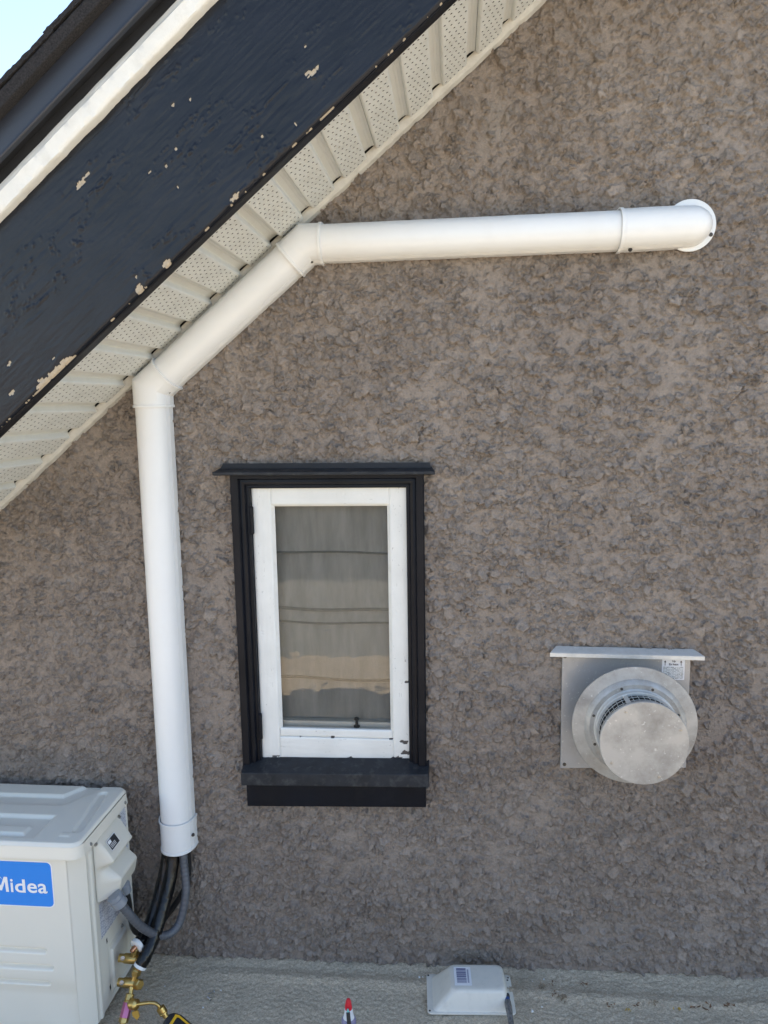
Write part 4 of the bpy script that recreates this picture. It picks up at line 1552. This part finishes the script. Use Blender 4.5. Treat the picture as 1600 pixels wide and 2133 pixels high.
# printed sheets on the side
sheet('wiring_label', np.linspace(0, 1, 3), np.linspace(0, 1, 3), lambda U, Vv: (AXR + 0.0016 + 0 * U, -(0.094 - 0.040 * U), 0.355 + 0.195 * Vv), 'label_blue', ac, smooth=False, label='tall printed wiring label at the back of the side')
sheet('rating_label', np.linspace(0, 1, 3), np.linspace(0, 1, 3), lambda U, Vv: (AXR + 0.0016 + 0 * U, -(0.262 - 0.150 * U), 0.243 + 0.110 * Vv), 'label_blue', ac, smooth=False, label='printed rating label below the terminal cover')
for p in ((0.075, 0.571, -1.0355), (0.300, 0.571, -1.0355), (0.118, 0.548, -1.036), (0.262, 0.5475, -1.040), (0.130, 0.190, AXR + 0.001)):
    screw_head((p[2], -p[0], p[1]), (1, 0, 0), 0.0052, 'screw', ac)
for zq in (0.205, 0.03 + 0.02):
    poly('slot', [(AXR + 0.0012, -0.232, zq), (AXR + 0.0012, -0.226, zq + 0.004), (AXR + 0.0012, -0.228, zq + 0.020), (AXR + 0.0012, -0.234, zq + 0.016)], [(0, 1, 2, 3)], 'hole', ac)
for x in (-1.75, -1.15):
    box('foot', x - 0.03, x + 0.03, -0.36, -0.02, deck_z(x) - 0.002, AZB + 0.002, 'ac', ac, bevel=0.004)


# -------- service valves: brass, part of the unit
def valve(c, stem_top, port, cap_to):
    c = np.array(c, float)
    v = turned('service_valve', c + np.array([-0.045, 0, 0.002]), c + np.array([0.05, 0, 0.0]), [(0, 0.012), (0.014, 0.012), (0.018, 0.0145), (0.040, 0.0145), (0.050, 0.0145), (0.056, 0.0125), (0.060, 0.0125)], 'brass', ac, seg=20,
               label='brass service valve')
    e = np.array(cap_to, float)
    turned('hex_cap', c + np.array([0.010, 0, 0]), e, [(0, 0.013), (0.004, 0.0155), (0.018, 0.0155), (0.021, 0.012)], 'brass', v, seg=6, smooth=False)
    t = np.array(stem_top, float)
    turned('neck', c, t, [(0, 0.0105), (0.010, 0.0105), (0.016, 0.0085), (0.05, 0.0085)], 'brass', v, seg=16)
    L = np.linalg.norm(t - c)
    turned('flare_nut', c, t, [(L - 0.020, 0.0115), (L - 0.018, 0.0145), (L - 0.003, 0.0145), (L, 0.0105)], 'brass', v, seg=6, smooth=False)
    screw_head(c + np.array([-0.028, -0.014, 0.012]), (0.3, -1, 0.3), 0.0055, 'screw', v)
    return v


valve((-0.982, -0.198, 0.132), (-0.971, -0.198, 0.174), None, (-0.94, -0.206, 0.133))
v2 = valve((-0.970, -0.238, 0.084), (-0.957, -0.230, 0.128), None, (-0.93, -0.254, 0.092))
turned('service_port', (-0.970, -0.240, 0.086), (-0.9695, -0.262, 0.064), [(0, 0.0085), (0.012, 0.0085), (0.016, 0.0065), (0.033, 0.0065)], 'brass', v2, seg=16)

# ================================================================== LINES AND CABLES
COND = [(-0.996, -0.252, 0.372), (-0.97, -0.24, 0.320), (-0.945, -0.2, 0.24), (-0.905, -0.15, 0.178), (-0.87, -0.11, 0.189), (-0.853, -0.08, 0.276), (-0.862, -0.058, 0.361), (-0.868, -0.046, 0.445)]
LA = [(-0.915, -0.04, 0.449), (-0.918, -0.045, 0.382), (-0.932, -0.08, 0.289), (-0.95, -0.13, 0.208), (-0.961, -0.178, 0.185), (-0.967, -0.194, 0.180)]
LB = [(-0.893, -0.045, 0.453), (-0.896, -0.05, 0.386), (-0.906, -0.09, 0.297), (-0.923, -0.16, 0.199), (-0.937, -0.208, 0.157), (-0.948, -0.224, 0.136)]
CAB = [(-0.997, -0.19, 0.362), (-0.994, -0.18, 0.307), (-1.005, -0.15, 0.228), (-1.002, -0.12, 0.161), (-0.961, -0.085, 0.149), (-0.92, -0.060, 0.19), (-0.875, -0.042, 0.257), (-0.858, -0.035, 0.32), (-0.857, -0.034, 0.42)]
cp = catmull(COND, 26)
co = thing('conduit', (-0.996, -0.252, 0.20), 'grey ribbed flexible conduit looping from the outdoor unit into the duct', 'conduit')
tube('hose', cp, [0.0127 + 0.0004 * (1 if (i // 2) % 2 else -1) for i in range(len(cp))], 'conduit', co, seg=16, smooth=60)
t0 = cp[0] - cp[6]
t0 /= np.linalg.norm(t0)
turned('connector', cp[0] + t0 * 0.012, cp[0] - t0 * 1, [(0, 0.015), (0.001, 0.0225), (0.012, 0.0225), (0.0135, 0.0205), (0.0145, 0.0205), (0.016, 0.0225), (0.038, 0.0215), (0.040, 0.019), (0.041, 0.013)], 'conduit_fit', co, seg=28)
lc = catmull(CAB, 10)
cb = thing('cable', (-0.995, -0.12, 0.14), 'thin black cable loop hanging behind the grey conduit', 'cable')
tube('sheath', lc, 0.0095, 'cable', cb, seg=12)
turned('connector', (-0.998, -0.193, 0.378), (-0.994, -0.18, 0.307), [(0, 0.012), (0.001, 0.0165), (0.030, 0.0165), (0.032, 0.010)], 'conduit_fit', cb, seg=24)


def wrapped(name, pts, r, label, endr):
    p = catmull(pts, 10)
    t = thing(name, tuple(p[-1]), label, 'pipe', 'insulated refrigerant lines')
    tube('insulation', p, r, 'wrap', t, seg=22, smooth=80, rfun=lambda i, a: 1 + 0.07 * math.sin(3 * a + i * 0.31) * math.sin(i * 0.23 + a) + 0.03 * math.sin(7 * a + i * 1.7))
    d = p[-1] - p[-3]
    d /= np.linalg.norm(d)
    turned('foam_end', p[-1] - d * 0.004, p[-1] + d, [(0, endr * 0.9), (0.003, endr), (0.012, endr), (0.014, endr * 0.8), (0.014, 0.008)], 'foam', t, seg=14, smooth=30)
    turned('copper_end', p[-1], p[-1] + d, [(0, 0.007), (0.026, 0.007), (0.028, 0.006)], 'copper', t, seg=14)
    return t


wrapped('refrigerant_line', LA, 0.0195, 'black wrapped refrigerant line ending in a white foam collar at the upper valve', 0.0215)
wrapped('refrigerant_line', LB, 0.0200, 'black wrapped refrigerant line ending at the lower brass valve', 0.0198)

# ================================================================== TOOLS ON THE VALVE
vt = thing('valve_core_tool', (-0.977, -0.312, 0.005), 'pink and brass valve core tool screwed on the lower valve', 'valve tool')
a0, a1 = (-0.9692, -0.262, 0.066), (-0.977, -0.314, 0.0005)
turned('knurled_nut', a0, a1, [(-0.004, 0.010), (-0.003, 0.0125), (0.012, 0.0125), (0.013, 0.0115), (0.016, 0.0135), (0.018, 0.0135), (0.019, 0.010)], 'brass', vt, seg=20)
turned('hex_body', a0, a1, [(0.018, 0.0128), (0.019, 0.0140), (0.056, 0.0140), (0.057, 0.0125)], 'pink', vt, seg=6, smooth=False, label='pink hexagonal body')
turned('end_nut', a0, a1, [(0.056, 0.012), (0.057, 0.0138), (0.068, 0.0138), (0.070, 0.010), (0.074, 0.0095), (0.080, 0.0095)], 'brass', vt, seg=6, smooth=False)
turned('tee_nut', (-0.963, -0.284, 0.056), (-0.932, -0.296, 0.066), [(0, 0.008), (0.008, 0.0095), (0.011, 0.0150), (0.030, 0.0150), (0.032, 0.012), (0.036, 0.006)], 'brass', vt, seg=22)
poly('valve_lever', [(x, y, z) for y in (-0.310, -0.306) for x, z in ((-0.944, 0.052), (-0.926, 0.058), (-0.922, 0.040), (-0.930, 0.028), (-0.942, 0.040))],
     [tuple(range(5)), tuple(range(5, 10))] + [(i, (i + 1) % 5, 5 + (i + 1) % 5, 5 + i) for i in range(5)], 'amber', vt)
gg = thing('vacuum_gauge', (-0.83, -0.31, 0.0), 'black and yellow digital gauge on a bent brass tube by the unit', 'gauge')
tube('brass_tube', catmull([(-0.935, -0.296, 0.066), (-0.915, -0.300, 0.074), (-0.888, -0.300, 0.079), (-0.871, -0.300, 0.075), (-0.861, -0.300, 0.062), (-0.852, -0.301, 0.048)], 8), 0.0048, 'brass', gg, seg=12)
turned('coupling_nut', (-0.8625, -0.300, 0.067), (-0.846, -0.302, 0.040), [(0, 0.008), (0.002, 0.0125), (0.016, 0.0125), (0.017, 0.0105), (0.019, 0.0125), (0.022, 0.0125), (0.024, 0.008), (0.034, 0.008)], 'brass', gg, seg=20)
gx, gz = np.array([0.80, -0.10, -0.58]), np.array([0.55, -0.30, 0.78])     # along the body / up from its face
gx /= np.linalg.norm(gx)
gz -= gx * (gz @ gx)
gz /= np.linalg.norm(gz)
gy = np.cross(gz, gx)
g0 = np.array([-0.845, -0.304, 0.034])


def gpt(a, b, c):
    return tuple(g0 + gx * a + gy * b + gz * c)


gauge_out = [(0.000, -0.010), (0.000, 0.010), (0.010, 0.022), (0.030, 0.030), (0.085, 0.030), (0.085, -0.030), (0.030, -0.030), (0.010, -0.022)]
k = len(gauge_out)
gb = poly('body', [gpt(a, b, c) for c in (-0.012, 0.012) for a, b in gauge_out], [tuple(range(k)), tuple(range(k, 2 * k))] + [(i, (i + 1) % k, k + (i + 1) % k, k + i) for i in range(k)], 'rubber', gg, bevel=0.004, smooth=30)
yo = [(0.016, -0.018), (0.016, 0.018), (0.026, 0.023), (0.084, 0.023), (0.084, -0.023), (0.026, -0.023)]
yi = [(0.024, -0.014), (0.024, 0.014), (0.030, 0.017), (0.084, 0.017), (0.084, -0.017), (0.030, -0.017)]
poly('bezel', [gpt(a, b, 0.0145) for a, b in yo] + [gpt(a, b, 0.0145) for a, b in yi] + [gpt(a, b, 0.011) for a, b in yo], [(i, (i + 1) % 6, 6 + (i + 1) % 6, 6 + i) for i in range(6)] + [(i, (i + 1) % 6, 12 + (i + 1) % 6, 12 + i) for i in range(6)], 'yellow', gb)

# ================================================================== THINGS ON THE DECK
bxz = deck_z(0.04) + 0.004
tub = thing('plastic_box', (0.04, -0.11, bxz), 'upturned ivory plastic box with a barcode sticker on the carpet', 'box')


def loop(x0, x1, d0, d1, r, z, n=5):
    out = []
    for cx, cy, a0 in ((x1 - r, d1 - r, 0), (x0 + r, d1 - r, 90), (x0 + r, d0 + r, 180), (x1 - r, d0 + r, 270)):
        for i in range(n + 1):
            a = R(a0 + 90 * i / n)
            x = cx + r * math.cos(a)
            d = cy + r * math.sin(a)
            # the box sits slightly turned
            X = 0.04 + (x - 0.04) * 0.998 + (d - 0.11) * 0.06
            D = 0.11 + (d - 0.11) * 0.998 - (x - 0.04) * 0.06
            out.append((X, -D, z + bxz))
    return out


def loft(name, loops, m_, parent, smooth=40, label=None):
    k = len(loops[0])
    V = [p for l in loops for p in l]
    F = []
    for i in range(len(loops) - 1):
        for j in range(k):
            F.append((i * k + j, i * k + (j + 1) % k, (i + 1) * k + (j + 1) % k, (i + 1) * k + j))
    F.append(tuple(range(k)))
    F.append(tuple(range((len(loops) - 1) * k, len(loops) * k)))
    return poly(name, V, F, m_, parent, smooth, label)


loft('rim', [loop(-0.092, 0.170, 0.036, 0.192, 0.012, 0.0), loop(-0.092, 0.170, 0.036, 0.192, 0.012, 0.0035), loop(-0.090, 0.168, 0.038, 0.190, 0.011, 0.0045), loop(-0.072, 0.150, 0.050, 0.180, 0.012, 0.0047)], 'box', tub, smooth=25)
bdy = loft('body', [loop(-0.076, 0.156, 0.044, 0.186, 0.014, 0.004), loop(-0.070, 0.153, 0.045, 0.184, 0.016, 0.009), loop(-0.026, 0.143, 0.062, 0.176, 0.018, 0.056), loop(-0.022, 0.141, 0.065, 0.173, 0.018, 0.0615),
                    loop(-0.016, 0.136, 0.070, 0.168, 0.018, 0.064), loop(-0.010, 0.130, 0.076, 0.160, 0.015, 0.0645)], 'box', tub, smooth=50)
for a, b in ((-0.086, 0.043), (0.163, 0.050), (-0.085, 0.183), (0.160, 0.060)):
    X = 0.04 + (a - 0.04) + (b - 0.11) * 0.06
    D = b - (a - 0.04) * 0.06
    turned('screw_hole', (X, -D, bxz + 0.004), (X, -D, bxz + 0.01), [(0.0, 0.003), (0.0011, 0.003)], 'hole', tub, seg=12)
# barcode sticker
bc_o = np.array([-0.006, -0.158, bxz + 0.0652])
bu, bv = np.array([0.998, 0.06, 0]), np.array([-0.06, 0.998, 0])


def bpt(u, v, h=0.0):
    return tuple(bc_o + bu * u * 1.22 + bv * v * 1.18 + np.array([0, 0, h]))


bar = poly('barcode_label', [bpt(0, 0), bpt(0.042, 0), bpt(0.042, 0.064), bpt(0, 0.064)], [(0, 1, 2, 3)], 'print_white', tub, label='white barcode sticker')
v = 0.009
rb = np.random.default_rng(21)
M['ink_blue'] = mat('barcode ink', (0.10, 0.10, 0.22), 0.5, var=0.02)
while v < 0.056:
    w = float(rb.choice([0.0007, 0.0013, 0.0021, 0.0028]))
    poly('bar', [bpt(0.006, v, 0.0004), bpt(0.030, v, 0.0004), bpt(0.030, v + w, 0.0004), bpt(0.006, v + w, 0.0004)], [(0, 1, 2, 3)], 'ink_blue', bar)
    v += w + float(rb.choice([0.0008, 0.0012, 0.0018]))
for q in range(12):
    v = 0.010 + q * 0.0038
    poly('digit', [bpt(0.0325, v, 0.0004), bpt(0.0365, v, 0.0004), bpt(0.0365, v + 0.0022, 0.0004), bpt(0.0325, v + 0.0022, 0.0004)], [(0, 1, 2, 3)], 'ink_blue', bar)

# glue bottle with red tip
bt = thing('glue_bottle', (-0.299, -0.345, deck_z(-0.3)), 'small bottle with white shoulder and red pointed cap at the bottom edge', 'bottle')
B0, B1 = (-0.300, -0.342, deck_z(-0.3)), (-0.300, -0.342, 1)
turned('flask', B0, B1, [(0, 0.018), (0.002, 0.0205), (0.104, 0.0205), (0.110, 0.0195), (0.114, 0.0165)], 'bottle', bt, seg=32)
turned('shoulder', B0, B1, [(0.112, 0.0165), (0.116, 0.0150), (0.126, 0.0125), (0.140, 0.0110), (0.142, 0.009)], 'cap_white', bt, seg=28)
turned('cap', B0, B1, [(0.140, 0.0095), (0.141, 0.0102), (0.150, 0.0098), (0.164, 0.0072), (0.170, 0.0048), (0.172, 0.001)], 'red', bt, seg=24)
plq = [(-0.300 + 0.0209 * math.sin(a), -0.342 - 0.0209 * math.cos(a)) for a in np.linspace(-0.9, 0.5, 12)]
poly('label_wrap', [(x, y, deck_z(-0.3) + z) for z in (0.03, 0.102) for x, y in plq], [(i, i + 1, 12 + i + 1, 12 + i) for i in range(11)], 'print_white', bt, smooth=30)
pen = thing('marker_pen', (-0.288, -0.375, 0.0), 'thin black marker with a turquoise tip leaning against the bottle', 'marker')
p0, p1 = (-0.300, -0.356, 0.148), (-0.280, -0.410, deck_z(-0.28))
M['turq'] = mat('turquoise tip', (0.12, 0.42, 0.42), 0.4)
turned('barrel', p0, p1, [(0.008, 0.0035), (0.010, 0.0052), (0.03, 0.0056), (0.148, 0.0056), (0.150, 0.004)], 'rubber', pen, seg=16)
turned('tip', p0, p1, [(0, 0.0012), (0.002, 0.003), (0.010, 0.0038)], 'turq', pen, seg=14)

# screwdriver lying on the box rim
sd = thing('screwdriver', (0.158, -0.26, deck_z(0.15)), 'screwdriver with smoky clear handle and blue ring lying against the box', 'screwdriver')
q0, q1 = (0.1475, -0.150, 0.044), (0.158, -0.272, 0.018)
turned('butt_cap', q0, q1, [(0, 0.0055), (0.002, 0.0082), (0.010, 0.0088), (0.013, 0.0072)], 'rubber', sd, seg=20)
turned('ring', q0, q1, [(0.0125, 0.0070), (0.013, 0.0078), (0.020, 0.0085), (0.022, 0.0082)], 'handle_blue', sd, seg=20)
hs = [(0.021 + 0.005 * i, 0.0083 + 0.0010 * math.sin(i * 0.42)) for i in range(15)] + [(0.097, 0.006)]
pts_, rad_ = along(q0, q1, hs)
tube('handle', pts_, rad_, 'handle', sd, seg=24, smooth=60, rfun=lambda i, a: 1 + 0.10 * math.cos(6 * a) * (1 if i < 14 else 0))
turned('shaft', q0, q1, [(0.096, 0.003), (0.165, 0.003), (0.168, 0.001)], 'screw', sd, seg=12)

# loose screws
for (x, d, rz), lb in zip(((-0.754, 0.149, 0.5), (-0.755, 0.178, -0.6)), ('loose silver screw lying on the carpet, nearer the wall', 'loose silver screw lying on the carpet, farther from the wall')):
    z = deck_z(x) + 0.0065
    s = thing('loose_screw', (x, -d, z), lb, 'screw', 'loose screws on the carpet')
    c, si = math.cos(rz), math.sin(rz)
    e0, e1 = (x, -d, z), (x - c, -d - si, z - 0.05)
    turned('head', e0, e1, [(-0.004, 0.002), (-0.003, 0.0045), (-0.0005, 0.0055), (0.0, 0.0055), (0.0005, 0.003)], 'screw', s, seg=12)
    turned('shank', e0, e1, [(0.0, 0.0024)] + [(0.002 + 0.0008 * i, 0.0024 if i % 2 else 0.0017) for i in range(16)] + [(0.019, 0.0003)], 'screw', s, seg=10)


# crumbs of cut plastic and dry leaf bits
def crumb(x, d, r, m_, name, label, cat, group, seed, flat=0.5):
    rg = np.random.default_rng(seed)
    bm = bmesh.new()
    bmesh.ops.create_icosphere(bm, subdivisions=1, radius=1)
    for v in bm.verts:
        v.co *= rg.uniform(0.55, 1.25)
        v.co = Vector((v.co.x * r, v.co.y * r * rg.uniform(0.7, 1), v.co.z * r * flat))
    bmesh.ops.rotate(bm, verts=bm.verts, cent=(0, 0, 0), matrix=Matrix.Rotation(rg.uniform(0, 6), 3, 'Z'))
    bmesh.ops.translate(bm, verts=bm.verts, vec=(x, -d, deck_z(x) + r * flat * 0.8 + 0.003))
    me = bpy.data.meshes.new(name)
    bm.to_mesh(me)
    bm.free()
    return props(finish(name, me, m_, None, False), label, cat, group)


CRUMBS = [(-0.734, 0.140, 0.0035, 'white plastic crumb right beside the loose screws'), (-0.768, 0.209, 0.0035, 'white crumb in front of both loose screws'),
          (-0.918, 0.133, 0.0025, 'white speck between the brass valves and the loose screws'), (-0.908, 0.088, 0.002, 'tiny white speck nearest the wall below the grey conduit'),
          (-0.971, 0.151, 0.003, 'white crumb close by the lower brass valve'), (-0.118, 0.052, 0.0045, 'larger white crumb left of the plastic box'),
          (-0.107, 0.050, 0.003, 'smaller white crumb touching the left rim of the plastic box'), (0.222, 0.170, 0.007, 'biggest white flake right of the screwdriver'),
          (0.252, 0.150, 0.004, 'white crumb just behind the biggest white flake'), (0.270, 0.040, 0.003, 'white crumb near the wall right of the plastic box'),
          (0.235, 0.050, 0.002, 'tiny white speck near the wall beside the box rim')]
for i, (x, d, r, lb) in enumerate(CRUMBS):
    crumb(x, d, r, 'chip_white', 'plastic_crumb', lb, 'crumb', 'white crumbs on the carpet', 100 + i)


def leaf(x, d, size, m_, label, seed):
    rg = np.random.default_rng(seed)
    t = thing('dry_leaf', (x, -d, deck_z(x)), label, 'dry leaf', 'dry leaf bits on the carpet')
    n = int(rg.integers(5, 9))
    for i in range(n):
        a = rg.uniform(0, 6.28)
        l = size * rg.uniform(0.35, 0.9)
        w = l * rg.uniform(0.18, 0.45)
        cx, cy = x + rg.normal(0, size * 0.55), -d + rg.normal(0, size * 0.35)
        ca, sa = math.cos(a), math.sin(a)
        V = []
        prof = [(-0.5, 0.0), (-0.2, 0.45), (0.15, 0.5), (0.5, 0.05), (0.2, -0.5), (-0.25, -0.4)]
        zc = deck_z(x) + 0.006 + rg.uniform(0, 0.003)
        for u, v in prof:
            u *= l * rg.uniform(0.8, 1.2)
            v *= w * rg.uniform(0.7, 1.3)
            V.append((cx + u * ca - v * sa, cy + u * sa + v * ca, zc + rg.uniform(-0.002, 0.004)))
        V.append((cx, cy, zc - 0.001))
        poly('leaf_piece', V, [(j, (j + 1) % 6, 6) for j in range(6)], m_, t)
    return t


LEAVES = [(0.320, 0.110, 0.026, 'leaf_tan', 'tan leaf scraps, the biggest clump, right of the box'), (0.295, 0.058, 0.012, 'leaf_brown', 'few brown leaf specks close to the wall, right of the box'),
          (0.262, 0.075, 0.014, 'leaf_tan', 'small tan leaf scraps right beside the box'), (0.395, 0.062, 0.012, 'leaf_brown', 'brown leaf scrap near the wall right of the tan clump'),
          (0.455, 0.137, 0.011, 'leaf_brown', 'rust brown leaf bits on the carpet left of the yellow scrap'), (0.505, 0.150, 0.009, 'leaf_yellow', 'yellow leaf scrap on the carpet'),
          (0.535, 0.128, 0.010, 'leaf_brown', 'small rust leaf bit just right of the yellow scrap'), (0.590, 0.122, 0.010, 'leaf_tan', 'small tan leaf bit in the middle of the right carpet'),
          (0.650, 0.140, 0.008, 'leaf_yellow', 'second, smaller yellow leaf speck farther right'), (0.722, 0.132, 0.017, 'leaf_brown', 'reddish brown leaf clump on the right carpet'),
          (0.800, 0.118, 0.014, 'leaf_brown', 'rightmost rust leaf clump on the carpet'), (0.300, 0.098, 0.014, 'leaf_brown', 'dark brown leaf bits behind the tan clump')]
for i, (x, d, s, m_, lb) in enumerate(LEAVES):
    leaf(x, d, s * 1.35, m_, lb, 300 + i)
